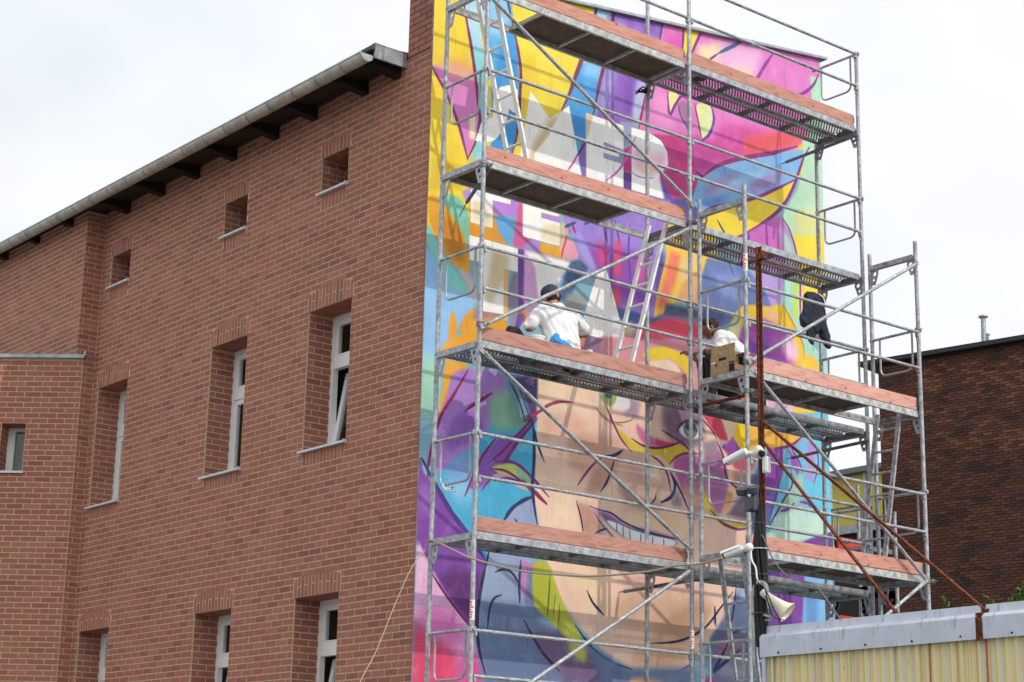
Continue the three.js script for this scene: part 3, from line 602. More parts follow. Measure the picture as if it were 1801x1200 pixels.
  stroke('#6E1F4E',6,725,1176,771,1190,800,1200,825,1216);
  blob('#BA5FA0',3.6,755,1251,790,1227,864,1216,871,1274,879,1330,816,1355,789,1308);
  blob('#CC9484',10.8,778,1301,863,1287,866,1388,822,1372);
  stroke('#8A2F70',6,751,1256,774,1236,803,1223,852,1216);
  poly('#A58276',9,573,1318,633,1351,680,1361,736,1357,698,1381,615,1375);
  stroke('#22305F',7.5,598,1245,569,1262,536,1269);
  stroke('#7A2F6A',6,536,1269,504,1293,480,1319,456,1349);
  stroke('#22305F',6,571,1270,565,1289,548,1327,528,1354);
  stroke('#22305F',7.5,567,1314,595,1330,631,1347);
  stroke('#7A2F6A',6,689,1244,721,1256,744,1281,757,1326);
  stroke('#22305F',9,755,1276,770,1305,759,1334,724,1354);
  stroke('#22305F',6,759,1279,786,1314,816,1360);
  poly('#6F6884',7.2,774,1318,799,1343,785,1356,755,1352);
  stroke('#22305F',4.5,691,1361,704,1347,706,1336);
  blob('#E0C52E',1.8,863,1290,883,1329,922,1367,970,1378,1014,1362,1020,1380,969,1389,914,1382,882,1358,867,1331);
  stroke('#7F2A78',7.5,890,1350,930,1377,986,1387,1022,1381);
  blob('#AA6CA0',4.5,868,1189,942,1193,959,1291,930,1366,890,1342,871,1289);
  blob('#E0A04A',2.7,951,1292,975,1300,960,1334,934,1358);
  poly('#DD4258',1.8,865,1115,925,1111,961,1144,965,1169,924,1169,893,1143);
  poly('#F2CDB0',2.7,933,1115,994,1119,977,1195,957,1169);
  poly('#A08898',4.5,864,1187,925,1167,912,1212,876,1220);
  blob('#D04462',4.5,960,1193,1010,1177,1055,1191,1046,1236,972,1243);
  poly('#CC8A80',5.4,968,1244,1050,1238,1012,1298,983,1288);
  poly('#74607A',5.4,946,1357,1054,1235,1051,1358,990,1358);
  stroke('#7A2448',6,918,1179,936,1208,943,1250);
  stroke('#6E1F3E',6,960,1197,944,1229,951,1263,983,1283,1016,1295);
  poly('#8C3FA2',2.7,973,1156,1003,1184,956,1205,932,1187);
  blob('#F2B640',1.8,986,1110,1088,1112,1232,1114,1214,1132,1172,1150,1123,1162,1055,1180,1005,1186,977,1159);
  poly('#F2C81E',2.7,986,1113,1036,1117,1030,1180,1005,1186,977,1159);
  poly('#53628C',4.5,1028,1282,1076,1188,1082,1376,1049,1479,1021,1454,1044,1337);
  poly('#8A40A2',1.8,1102,1165,1157,1155,1155,1218,1142,1252,1107,1293,1073,1308,1088,1215);
  poly('#7C62B8',3.6,1073,1305,1142,1252,1132,1297,1097,1374,1071,1406);
  poly('#64C2E2',1.8,1161,1154,1184,1194,1185,1243,1166,1287,1127,1334,1092,1382,1074,1462,1049,1493,1080,1376,1128,1298,1155,1235);
  poly('#8A50AE',1.8,1174,1151,1225,1193,1211,1220,1186,1194);
  poly('#6FB4E4',2.7,1187,1142,1249,1129,1259,1221,1228,1240,1220,1193);
  poly('#9AC7B8',3.6,1185,1243,1229,1210,1236,1254,1200,1303,1152,1324,1140,1311);
  poly('#86BE9C',4.5,1158,1279,1200,1288,1146,1332,1123,1335);
  poly('#B48AD0',2.7,1249,1125,1284,1127,1267,1235,1250,1222);
  poly('#BEE0D2',4.5,1123,1336,1226,1300,1308,1319,1361,1372,1262,1376,1154,1410,1081,1419);
  poly('#6F3A96',1.8,1175,1411,1262,1376,1363,1342,1359,1446,1196,1442);
  poly('#7B3F9F',2.7,1070,1456,1234,1445,1216,1619,1066,1632);
  poly('#5B4A92',7.2,1070,1456,1116,1451,1111,1628,1066,1632);
  poly('#7EB6EA',2.7,1234,1438,1359,1432,1352,1622,1216,1619);
  poly('#5E92D0',6.3,1232,1518,1275,1513,1271,1615,1229,1618);
  stroke('#8A2F74',7.5,1127,1162,1187,1145,1232,1115);
  stroke('#6A2F6A',6,1187,1151,1221,1189,1229,1210);
  stroke('#5E2F76',6,1182,1195,1189,1245,1158,1288,1123,1335,1097,1367);
  stroke('#80409A',6,1284,1127,1291,1179,1272,1234);
  stroke('#5B3A8C',4.5,1147,1225,1128,1283,1093,1367);
  stroke('#7A3F98',9,1144,1322,1170,1313,1196,1295);
  stroke('#7A3F98',7.5,1218,1289,1244,1288,1261,1298);
  blob('#C884BE',1.8,495,1392,527,1397,566,1400,602,1414,588,1422,538,1409,516,1410,561,1451,592,1468,567,1464,531,1428);
  blob('#C884BE',1.8,639,1418,694,1425,751,1429,792,1435,754,1441,680,1435);
  blob('#6A6680',2.7,513,1399,555,1405,606,1426,783,1436,770,1457,643,1455,579,1447);
  blob('#EEF0F2',0.9,538,1417,579,1420,621,1431,680,1437,781,1439,762,1457,694,1459,624,1457,585,1443);
  blob('#E2A48A',3.6,588,1468,661,1469,754,1464,754,1477,643,1485);
  stroke('#2C3058',4.5,493,1392,527,1397,563,1400,599,1415,654,1427,721,1434,800,1436);
  stroke('#3A2F50',3,507,1405,538,1434,577,1458);
  stroke('#54587A',3,579,1421,581,1445);
  stroke('#54587A',3,599,1426,601,1451);
  stroke('#54587A',3,621,1431,623,1458);
  stroke('#54587A',3,657,1436,657,1460);
  stroke('#54587A',3,696,1440,694,1460);
  stroke('#54587A',3,732,1440,732,1459);
  stroke('#22264E',4.5,453,1385,467,1420,476,1459);
  stroke('#22305F',4.5,511,1455,531,1444,549,1438);
  stroke('#22264E',6,488,1588,508,1615,541,1639);
  stroke('#22264E',6,453,1669,506,1716,562,1742,633,1757);
  stroke('#22264E',6,687,1692,765,1682,821,1665,875,1635,923,1587,967,1544);
  stroke('#22264E',4.5,744,1761,791,1745,823,1729);
  stroke('#22264E',6,903,1586,905,1632);
  poly('#5D6E94',3.6,987,1535,1069,1491,1063,1777,908,1787,875,1702,887,1661,942,1601);
  poly('#8FB2DA',7.2,987,1514,1048,1515,1039,1565,987,1563);
  poly('#9A6A7E',9,926,1658,1005,1651,964,1723,909,1713);
  poly('#8F86A6',8.1,915,1713,1034,1690,1033,1759,909,1767);
  stroke('#22264E',6,979,1529,966,1599,953,1642,1026,1622);
  stroke('#B0409A',4.5,969,1651,929,1678,898,1707);
  stroke('#22305F',9,949,1667,921,1710,897,1741,945,1711,988,1683);
  blob('#C83C92',2.7,866,1763,890,1750,909,1767,866,1790);
  poly('#42A9D4',2.7,-4,1238,47,1256,34,1327,52,1400,82,1436,137,1495,183,1559,233,1484,269,1428,326,1391,329,1211,255,1203,172,1177,77,1232);
  poly('#7EC0E6',10.8,67,1385,146,1374,155,1424,100,1437);
  poly('#7F9FD8',10.8,81,1333,152,1323,146,1374,83,1389);
  poly('#F2AC38',1.8,65,1118,128,1119,92,1193,56,1250,44,1260,57,1184);
  poly('#A0D6BC',5.4,2,1142,55,1132,44,1256,-4,1238);
  blob('#AC7FD2',2.7,83,1134,227,1115,242,1155,209,1234,144,1311,97,1331,55,1387,22,1348,41,1269,73,1194);
  blob('#8FC3A8',9,185,1175,240,1159,304,1168,302,1228,248,1256,194,1254);
  blob('#6FA88E',9,229,1168,304,1168,306,1228,256,1245);
  blob('#8D58B8',7.2,93,1229,173,1229,175,1281,96,1318,65,1323);
  poly('#4D3D72',2.7,241,1119,330,1117,329,1211,306,1232,284,1172);
  poly('#6D94A8',3.6,233,1138,280,1140,308,1201,289,1224,265,1195);
  stroke('#20284E',4.5,246,1135,274,1173,297,1225);
  stroke('#20284E',3,270,1134,291,1177,309,1214);
  stroke('#8E1F52',7.5,127,1133,92,1191,56,1248,36,1312,26,1360,25,1404);
  stroke('#8E1F52',7.5,122,1227,153,1204,198,1173);
  poly('#8654B4',1.8,265,1260,306,1232,246,1313,183,1385,153,1401,137,1396,176,1319,223,1271);
  stroke('#7A2A66',9,331,1212,276,1272,235,1329,191,1378,175,1398);
  stroke('#7A2A66',6,329,1201,265,1267,228,1305,189,1336);
  stroke('#7A2A66',7.5,214,1272,176,1319,149,1371,128,1417);
  blob('#C4D070',1.8,199,1339,266,1322,301,1335,326,1378,289,1381,259,1367,213,1352);
  blob('#86BE92',4.5,266,1325,301,1335,326,1378,296,1377,275,1357);
  blob('#D6A0CA',1.8,197,1357,242,1351,284,1366,309,1381,251,1368,213,1368);
  stroke('#7A2A76',7.5,209,1328,266,1323,308,1342,370,1387);
  stroke('#7A2A66',6,196,1347,239,1345,289,1363,319,1384);
  stroke('#7A2A76',6,210,1373,242,1361,279,1364,326,1378,364,1402);
  stroke('#8E1F46',7.5,292,1358,334,1388,364,1405);
  blob('#93A4CA',1.8,232,1475,261,1433,293,1409,326,1391,338,1465,329,1543,203,1569);
  stroke('#22305F',9,235,1464,261,1429,293,1406,326,1391);
  stroke('#22305F',9,319,1216,324,1297,321,1376,330,1427,338,1458);
  stroke('#22305F',6,316,1219,334,1270,355,1309);
  stroke('#22305F',4.5,271,1450,281,1459,294,1464);
  stroke('#A02F5C',7.5,289,1224,339,1192,366,1173,400,1160,439,1155);
  poly('#7B40A0',1.8,1,1345,13,1380,40,1402,101,1462,137,1495,193,1551,187,1571,175,1695,153,1707,118,1670,76,1634,38,1587,-4,1530);
  poly('#9A6CC2',12.6,6,1406,40,1414,39,1464,6,1468);
  poly('#5E2C74',8.1,105,1579,176,1584,171,1690,150,1698,108,1653,60,1603);
  stroke('#43307A',12,7,1350,45,1401,98,1463,137,1497,191,1552);
  poly('#E8B0D8',2.7,4,1527,44,1586,86,1636,132,1681,160,1709,190,1792,112,1761,49,1718,0,1699);
  poly('#DB70BC',12.6,24,1660,109,1677,157,1733,80,1740,19,1709);
  poly('#DC3C68',10.8,0,1693,57,1730,111,1749,137,1837,-5,1847);
  poly('#D84592',10.8,112,1761,189,1755,204,1833,130,1838);
  stroke('#6A1F66',6,41,1592,83,1637,124,1675,156,1703);
  poly('#93A4C6',2.7,201,1525,290,1547,288,1623,305,1644,316,1671,235,1703,175,1695,177,1609);
  poly('#62769E',7.2,173,1640,295,1635,366,1679,450,1697,629,1760,828,1739,828,1793,195,1834,170,1732);
  poly('#6F84A8',9,629,1760,828,1739,828,1793,629,1805);
  blob('#DFA888',4.5,622,1771,735,1774,738,1792,622,1793);
  poly('#70587E',8.1,333,1694,416,1687,502,1744,538,1792,435,1799,350,1743);
  stroke('#22264E',9,201,1525,180,1609,171,1683,178,1744,197,1797);
  stroke('#22264E',7.5,291,1541,288,1598,290,1635);
  stroke('#22264E',6,219,1574,240,1566,264,1570,289,1595);
  stroke('#22264E',6,238,1622,217,1632,205,1656,200,1705);
  stroke('#22264E',7.5,303,1672,330,1707,363,1742,409,1776);
  poly('#C07CC0',2.7,293,1540,329,1543,328,1626,308,1634,290,1610);
  poly('#6A76A0',3.6,313,1557,330,1556,338,1631,365,1660,332,1663,302,1637);
  blob('#B2B832',1.8,326,1537,373,1532,401,1599,436,1650,471,1693,488,1726,440,1711,392,1674,348,1650,328,1632,324,1582);
  blob('#D6DC5A',7.2,407,1656,441,1660,478,1720,440,1708);
  stroke('#5A661E',4.5,377,1563,373,1628,370,1660);
  stroke('#5A661E',3,394,1606,388,1652);
  stroke('#5A661E',3,407,1624,404,1676);
  poly('#C0C24A',5.4,433,1705,492,1722,485,1752,442,1736);
  // runs of paint below the sprayed shapes
  {
    const s0 = x.getImageData(0, 0, CW, CHh).data; x.filter = 'none'; x.lineCap = 'round';
    for (let i = 0; i < 420; i++) {
      const u = Math.floor(rnd() * (CW - 2)), v = Math.floor(60 + rnd() * (CHh - 160)), k = (v * CW + u) * 4, L = 12 + rnd() * rnd() * 90, q = rr(0.72, 0.95);
      const g = x.createLinearGradient(0, v, 0, v + L), col = (o) => `rgba(${s0[k] * q | 0},${s0[k + 1] * q | 0},${s0[k + 2] * q | 0},${o})`;
      g.addColorStop(0, col(0.15)); g.addColorStop(0.8, col(0.75)); g.addColorStop(1, col(0.5)); x.strokeStyle = g; x.lineWidth = rr(0.8, 2.2);
      x.beginPath(); x.moveTo(u, v); x.lineTo(u + rr(-1, 1), v + L); x.stroke();
    }
    for (let i = 0; i < 900; i++) { const u = rnd() * CW, v = rnd() * CHh, k = (Math.floor(v) * CW + Math.floor(u)) * 4; x.fillStyle = `rgba(${s0[k] * 0.8 | 0},${s0[k + 1] * 0.8 | 0},${s0[k + 2] * 0.85 | 0},0.6)`; x.beginPath(); x.arc(u + rr(-60, 60), v + rr(-40, 40), rr(0.5, 1.6), 0, 6.3); x.fill(); }
  }
  blur(0);
  // spray mist, roller streaks and plaster grain in the paint
  const im = x.getImageData(0, 0, CW, CHh), d = im.data;
  for (let j = 0; j < CHh; j++) for (let i = 0; i < CW; i++) {
    const k = (j * CW + i) * 4, a = fbm(i * 0.012, j * 0.009, 3, 4), b = n3(i * 0.35, j * 0.35, 8), st = n3(i * 0.09, j * 0.004, 5), g = 1 + 0.06 * a + 0.028 * b + 0.008 * st, mist = Math.max(0, fbm(i * 0.02 + 40, j * 0.016, 9, 4) - 0.12) * 0.22;
    for (let q = 0; q < 3; q++) { let v = d[k + q] * g; v += (232 - v) * (mist + 0.05); d[k + q] = Math.max(0, Math.min(255, v)); }
  }
  x.putImageData(im, 0, 0);
  const t = new THREE.CanvasTexture(c); t.colorSpace = THREE.SRGBColorSpace; t.anisotropy = 8;
  const top = (a) => 9.573 + 0.133 * a - 0.004, s = poly2([[0.002, -1.75], [W, -1.75], [W, top(W)], [0.002, top(0)]]);
  const g = new THREE.ExtrudeGeometry(s, { depth: 0.04, bevelEnabled: false }).translate(0, 0, -0.04), p = g.attributes.position, uv = g.attributes.uv;
  for (let i = 0; i < p.count; i++) uv.setXY(i, p.getX(i) * Sx / CW, 1 - (10.6 - p.getY(i)) * Sx / CHh);
  const m = part('mural', g, [std(0xffffff, 0.88, 0, { map: t, bumpMap: stuccoB, bumpScale: 0.005 }), M.render], house);
  m.userData.label = 'colourful mural of a smiling face under flowers and big white letters';
  return m;
})();

// ---------- scaffolding ----------
const PR = 0.0255;
function gusset(x, z, y, dir) { // pierced corner plate under a transom
  const s = poly2([[0, 0], [0.11 * dir, 0], [0.11 * dir, -0.05], [0.06 * dir, -0.19], [0, -0.19]]);
  for (const [a, b, r] of [[0.055, -0.05, 0.026], [0.035, -0.125, 0.018]]) { const h = new THREE.Path(); h.absarc(a * dir, b, r, 0, Math.PI * 2, true); s.holes.push(h); }
  const g = new THREE.ExtrudeGeometry(s, { depth: 0.01, bevelEnabled: false, curveSegments: 8 });
  return uvm(g.rotateY(-Math.PI / 2).translate(x + 0.005, y - 0.035, z));
}
function endFrame(parent, x, zi, zo, y0, y1, o = {}) { // two posts and a transom at the top
  const f = sub('end_frame', parent);
  part('post', [bar(V(x, o.yi0 ?? y0, zi), V(x, o.yi ?? y1, zi), PR), bar(V(x, (o.yi0 ?? y0) - 0.0, zi), V(x, (o.yi0 ?? y0) + 0.012, zi), PR + 0.004)], M.galv, f);
  part('post', [bar(V(x, y0, zo), V(x, o.yo ?? y1, zo), PR), bar(V(x, y0, zo), V(x, y0 + 0.012, zo), PR + 0.004)], M.galv, f);
  if (o.noTransom) return f;
  const y = o.ty ?? y1;
  part('transom', [bx(x - 0.025, x + 0.025, y - 0.035, y + 0.002, zi + PR, zo - PR), bx(x - 0.025, x - 0.021, y + 0.002, y + 0.03, zi + PR, zo - PR), bx(x + 0.021, x + 0.025, y + 0.002, y + 0.03, zi + PR, zo - PR)], M.galv, f);
  part('gusset', gusset(x, zi + PR - 0.003, y, 1), M.galv, f); part('gusset', gusset(x, zo - PR + 0.003, y, -1), M.galv, f);
  return f;
}
function endGuard(parent, x, zi, zo, y) { // tube at hip height with a hanging hoop
  const g = sub('end_guard', parent);
  part('top_tube', [bar(V(x, y + 1.06, zi - 0.03), V(x, y + 1.06, zo + 0.05), 0.0175), bx(x - 0.033, x + 0.033, y + 1.035, y + 1.085, zo - 0.028, zo + 0.03)], M.galv, g);
  const a = zi + 0.12, b = zo - 0.1, r = 0.1, yb = y + 0.58, yt = y + 1.06;
  const c = new THREE.CurvePath(), l = (p, q) => c.add(new THREE.LineCurve3(p, q)), k = (p, q, s) => c.add(new THREE.QuadraticBezierCurve3(p, q, s));
  l(V(x, yt, a), V(x, yb + r, a)); k(V(x, yb + r, a), V(x, yb, a), V(x, yb, a + r)); l(V(x, yb, a + r), V(x, yb, b - r)); k(V(x, yb, b - r), V(x, yb, b), V(x, yb + r, b)); l(V(x, yb + r, b), V(x, yt, b));
  part('hoop', new THREE.TubeGeometry(c, 70, 0.0135, 8), M.galv, g);
}
function rail(parent, x0, x1, y, z) {
  part('guard_rail', [bar(V(x0 + 0.03, y, z), V(x1 - 0.03, y, z), 0.0185), rbx(0.03, 0.075, 0.05, 0.008).translate(x0 + 0.035, y - 0.02, z - 0.012), rbx(0.03, 0.075, 0.05, 0.008).translate(x1 - 0.035, y - 0.02, z - 0.012), bx(x0 + 0.02, x0 + 0.036, y - 0.1, y - 0.02, z - 0.03, z - 0.014), bx(x1 - 0.036, x1 - 0.02, y - 0.1, y - 0.02, z - 0.03, z - 0.014)], M.galv, parent);
}
function brace(parent, a, b, r = 0.0215) {
  const e = b.clone().sub(a).normalize();
  part('diagonal_brace', [bar(a, b, r), rbar(a.clone().addScaledVector(e, -0.06), a.clone().addScaledVector(e, 0.09), 0.05, 0.014, V(0, 0, 1)), rbar(b.clone().addScaledVector(e, -0.09), b.clone().addScaledVector(e, 0.06), 0.05, 0.014, V(0, 0, 1))], M.galv, parent);
}
function steelDeck(parent, x0, x1, zi, zo, y) { // two perforated steel planks side by side
  const d = sub('steel_deck', parent), a = x0 + 0.035, b = x1 - 0.035, t = y + 0.045, h = 0.062;
  const z0 = zi + 0.04, z1 = zo - 0.035, zm = (z0 + z1) / 2;
  for (const [p, q] of [[z0, zm - 0.004], [zm + 0.004, z1]]) {
    part('perforated_sheet', uvm(new THREE.PlaneGeometry(b - a, q - p - 0.004).rotateX(-Math.PI / 2).translate((a + b) / 2, t, (p + q) / 2)), M.perf, d);
    part('side_flange', [bx(a, b, t - h, t + 0.003, p - 0.0015, p + 0.0015), bx(a, b, t - h, t + 0.003, q - 0.0015, q + 0.0015), bx(a, b, t - h, t - h + 0.003, p + 0.0015, p + 0.022), bx(a, b, t - h, t - h + 0.003, q - 0.022, q - 0.0015)], M.galv, d);
    part('edge_strip', uvm(merge([new THREE.PlaneGeometry(b - a, 0.05).rotateX(-Math.PI / 2).translate((a + b) / 2, t - h - 0.004, p + 0.047), new THREE.PlaneGeometry(b - a, 0.05).rotateX(-Math.PI / 2).translate((a + b) / 2, t - h - 0.004, q - 0.047)])), M.slot, d);
    for (const k of [0.27, 0.52, 0.77]) part('cross_rib', bx(a + (b - a) * k - 0.02, a + (b - a) * k + 0.02, t - 0.05, t - 0.004, p + 0.003, q - 0.003), M.galvDark, d);
    for (const e of [a, b]) part('hook', bx(e - 0.012, e + 0.012, t - 0.055, t - 0.006, p + 0.03, q - 0.03), M.galvDark, d);
  }
  part('front_channel', [bx(a, b, t - 0.07, t + 0.004, z1 + 0.002, z1 + 0.012)], M.galv, d);
}
function plyDeck(parent, x0, x1, zi, zo, y, hatch) { // aluminium frame with plywood and an open hatch at one end
  const d = sub('hatch_deck', parent), a = x0 + 0.035, b = x1 - 0.035, t = y + 0.04, z0 = zi + 0.035, z1 = zo - 0.03, L = b - a;
  const [p, q] = hatch < 0 ? [a + L * 0.27, b - 0.03] : [a + 0.03, b - L * 0.27];
  part('side_rail', [bx(a, b, t - 0.07, t + 0.01, z0, z0 + 0.032)], M.rail, d);
  part('side_rail', [bx(a, b, t - 0.07, t + 0.01, z1 - 0.032, z1)], M.rail, d);
  part('plywood_panel', [bx(p, q, t - 0.016, t - 0.002, z0 + 0.033, z1 - 0.033)], M.ply, d);
  const ribs = [p, p + (q - p) / 3, p + 2 * (q - p) / 3, q];
  for (const r of ribs) part('cross_bar', bx(r - 0.014, r + 0.014, t - 0.05, t - 0.017, z0 + 0.033, z1 - 0.033), M.rail, d);
  for (const e of [a, b]) part('hook', [bx(e - 0.012, e + 0.012, t - 0.05, t - 0.004, z0 + 0.033, z1 - 0.033)], M.galvDark, d);
}
function toeBoard(parent, x0, x1, zo, y, ox) {
  const g = uvm(new RoundedBoxGeometry(x1 - x0 - 0.075, 0.15, 0.03, 2, 0.004), 1, ox, ox * 0.3).translate((x0 + x1) / 2, y + 0.135, zo - 0.05);
  const t = part('toe_board', g, M.woods[Math.floor(ox * 7.3 + zo * 3) % 5], parent);
  for (const e of [x0 + 0.045, x1 - 0.045]) part('end_fitting', [bx(e - 0.012, e + 0.012, y + 0.1, y + 0.17, zo - 0.036, zo - 0.031), bx(e - 0.028, e - 0.01, y + 0.07, y + 0.19, zo - 0.064, zo - 0.058)], M.galvDark, t);
}
const sc = thing('scaffold', 'tall galvanised scaffold with two bays and four decks against the mural', 'scaffold', 'scaffolds');
const SX = [-0.214, 2.861, 5.929], ZI = 0.55, ZO = 1.268, LV = [2.842, 4.842, 6.842, 8.842];
SX.forEach((x, c) => {
  endFrame(sc, x, ZI, ZO, -1.7, 0.842);
  [0.842, ...LV.slice(0, 3)].forEach((y) => endFrame(sc, x, ZI, ZO, y, y + 2));
  if (c === 2) { const f = sub('top_post', sc); part('post', bar(V(x, LV[3], ZO), V(x, LV[3] + 1.08, ZO), PR), M.galv, f); }
  else { endFrame(sc, x, ZI, ZO, LV[3], LV[3] + 2); }
});
LV.forEach((y, k) => {
  for (const c of [0, 1]) {
    const x0 = SX[c], x1 = SX[c + 1];
    if (k >= 2 && !(k === 2 && c === 1) && !(k === 3 && c === 1)) plyDeck(sc, x0, x1, ZI, ZO, y, k === 3 ? -1 : 1); else steelDeck(sc, x0, x1, ZI, ZO, y);
    if (!(c === 1 && k < 3)) toeBoard(sc, x0, x1, ZO, y, k * 0.7 + c * 0.37);
    for (const h of [0.6, 1.05]) rail(sc, x0, x1, y + h, ZO + 0.02);
  }
  endGuard(sc, SX[0], ZI, ZO, y); endGuard(sc, SX[2], ZI, ZO, y);
});
for (const c of [0, 1]) for (const h of [0.6, 1.05]) rail(sc, SX[c], SX[c + 1], 0.842 + h, ZO + 0.02);
endGuard(sc, SX[0], ZI, ZO, 0.842);
for (const [a, b] of [[[-0.19, 8.72], [2.83, 7.09]], [[-0.19, 5.03], [2.8, 6.77]], [[-0.18, 4.74], [2.8, 3.03]], [[-0.1, 1.05], [2.78, 2.79]]]) brace(sc, V(a[0], a[1], 1.315), V(b[0], b[1], 1.315));
// wall ties
for (const [x, y] of [[5.85, 8.74], [2.94, 2.72], [5.86, 4.72]]) part('wall_tie', [bar(V(x, y, ZO + 0.06), V(x, y - 0.03, 0.09), 0.021), bar(V(x, y - 0.03, 0.09), V(x, y - 0.03, 0.005), 0.007)], M.galvDark, sc);
part('wall_tie', [bar(V(-0.16, 6.78, ZO + 0.05), V(0.09, 6.63, 0.6), 0.021), bar(V(0.09, 6.63, 0.6), V(0.03, 6.46, 0.55), 0.006)], M.galvDark, sc);
// reading stickers on the posts
const stick = (() => { const c = document.createElement('canvas'); c.width = 32; c.height = 128; const x = c.getContext('2d'); x.fillStyle = '#e8e2dc'; x.fillRect(0, 0, 32, 128); x.fillStyle = '#c8402f'; for (let i = 0; i < 7; i++) x.fillRect(7 + (i % 3) * 3, 10 + i * 16, 12 - (i % 2) * 5, 9); const t = new THREE.CanvasTexture(c); t.colorSpace = THREE.SRGBColorSpace; return std(0xffffff, 0.7, 0, { map: t }); })();
const sticker = (x, y, z, p) => part('sticker', new THREE.CylinderGeometry(PR + 0.001, PR + 0.001, 0.2, 14, 1, true, -Math.PI * 0.9, Math.PI * 1.1).translate(x, y, z), stick, p);
sticker(SX[0], 2.09, ZO, sc); sticker(SX[1], 2.05, ZO, sc);

const tw = thing('scaffold', 'lower galvanised scaffold tower standing in front of the right bay', 'scaffold', 'scaffolds');
const TX = [2.9, 5.935], TI = 1.382, TO = 2.1, TL = [2.937, 4.937];
for (const x of TX) {
  endFrame(tw, x, TI, TO, -1.7, 0.937); endFrame(tw, x, TI, TO, 0.937, 2.937); endFrame(tw, x, TI, TO, 2.937, 4.937);
  endFrame(tw, x, TI, TO, 4.937, 7.13, { ty: 6.937 });
  for (const y of [0.937, ...TL]) endGuard(tw, x, TI, TO, y);
}
plyDeck(tw, TX[0], TX[1], TI, TO, TL[1], 1); plyDeck(tw, TX[0], TX[1], TI, TO, TL[0], -1);
TL.forEach((y, k) => { toeBoard(tw, TX[0], TX[1], TO, y, 0.5 + k); for (const h of [0.57, 1.02]) rail(tw, TX[0], TX[1], y + h, TO + 0.02); });
brace(tw, V(2.93, 5.06, 2.15), V(5.87, 6.81, 2.15)); brace(tw, V(2.96, 4.94, 2.15), V(5.82, 2.95, 2.15)); brace(tw, V(5.78, 2.88, 2.15), V(2.95, 1.1, 2.15));
part('tie_tube', bar(V(2.93, 4.68, 1.25), V(2.93, 4.68, 2.16), 0.021), M.rust, tw);
sticker(TX[0], 6.2, TO, tw);
for (const [x, y, z, p] of [[SX[0], 6.8, ZO, sc], [SX[0], 5.05, ZO, sc], [SX[1], 6.87, ZO, sc], [SX[1], 4.68, ZO, sc], [TX[0], 5.05, TO, tw], [TX[0], 4.72, TO, tw], [TX[1], 2.93, TO, tw]])
  part('coupler', [new THREE.CylinderGeometry(0.036, 0.036, 0.05, 14).translate(x, y, z), rbx(0.06, 0.045, 0.05, 0.01).translate(x + 0.045, y, z + 0.03), new THREE.CylinderGeometry(0.008, 0.008, 0.07, 8).rotateX(Math.PI / 2).translate(x + 0.05, y, z + 0.06)], M.galvDark, p);

// the scaffold that goes on around the corner
const fs = thing('scaffold', 'scaffold with red toe boards behind the far corner of the mural wall', 'scaffold', 'scaffolds');
for (const x of [7.55, 8.12]) { endFrame(fs, x, -0.75, -0.12, -1.7, 3.2); endFrame(fs, x, -0.75, -0.12, 3.2, 4.75, { yo: 4.3, ty: 3.2 }); }
endGuard(fs, 7.55, -0.75, -0.12, 3.27);
for (const [y, s] of [[3.72, 0], [2.66, 1]]) {
  part('deck', bx(7.58, 8.1, y, y + 0.06, -0.72, -0.15), M.galvDark, fs);
  part('toe_board', uvm(new RoundedBoxGeometry(0.52, 0.16, 0.03, 2, 0.004), 1, s, 0.2).translate(7.84, y + 0.16, -0.68), std(0xd8664a, 0.85, 0, { map: woodT }), fs);
}

// ---------- ladders ----------
function ladder(label, a, b, half, mat = M.alu) { // rails stand half to each side along z
  const t = thing('ladder', label, 'ladder', 'scaffold ladders'), L = a.distanceTo(b), dir = b.clone().sub(a).normalize();
  for (const s of [-1, 1]) part('side_rail', rbar(a.clone().add(V(0, 0, s * half)), b.clone().add(V(0, 0, s * half)), 0.026, 0.058, V(0, 0, 1)), mat, t);
  for (let d = 0.16; d < L - 0.05; d += 0.28) { const p = a.clone().addScaledVector(dir, d); part('rung', bar(p.clone().add(V(0, 0, -half)), p.clone().add(V(0, 0, half)), 0.0155, 10), mat, t); }
}
ladder('aluminium ladder up to the topmost deck beside the letter S', V(0.62, 6.89, 0.9), V(-0.02, 9.25, 0.9), 0.15);
ladder('aluminium ladder rising behind the crouching painters, past the letter A', V(2.08, 4.89, 0.9), V(2.7, 6.92, 0.9), 0.15);
ladder('grey ladder at the right end of the tower, beside the old brick wall', V(5.38, 2.98, 1.72), V(5.79, 5.0, 1.72), 0.17, M.galv);
ladder('grey ladder hanging below the lower tower deck beside the rusty pole', V(3.36, 0.9, 1.72), V(3.02, 2.98, 1.72), 0.17, M.galv);

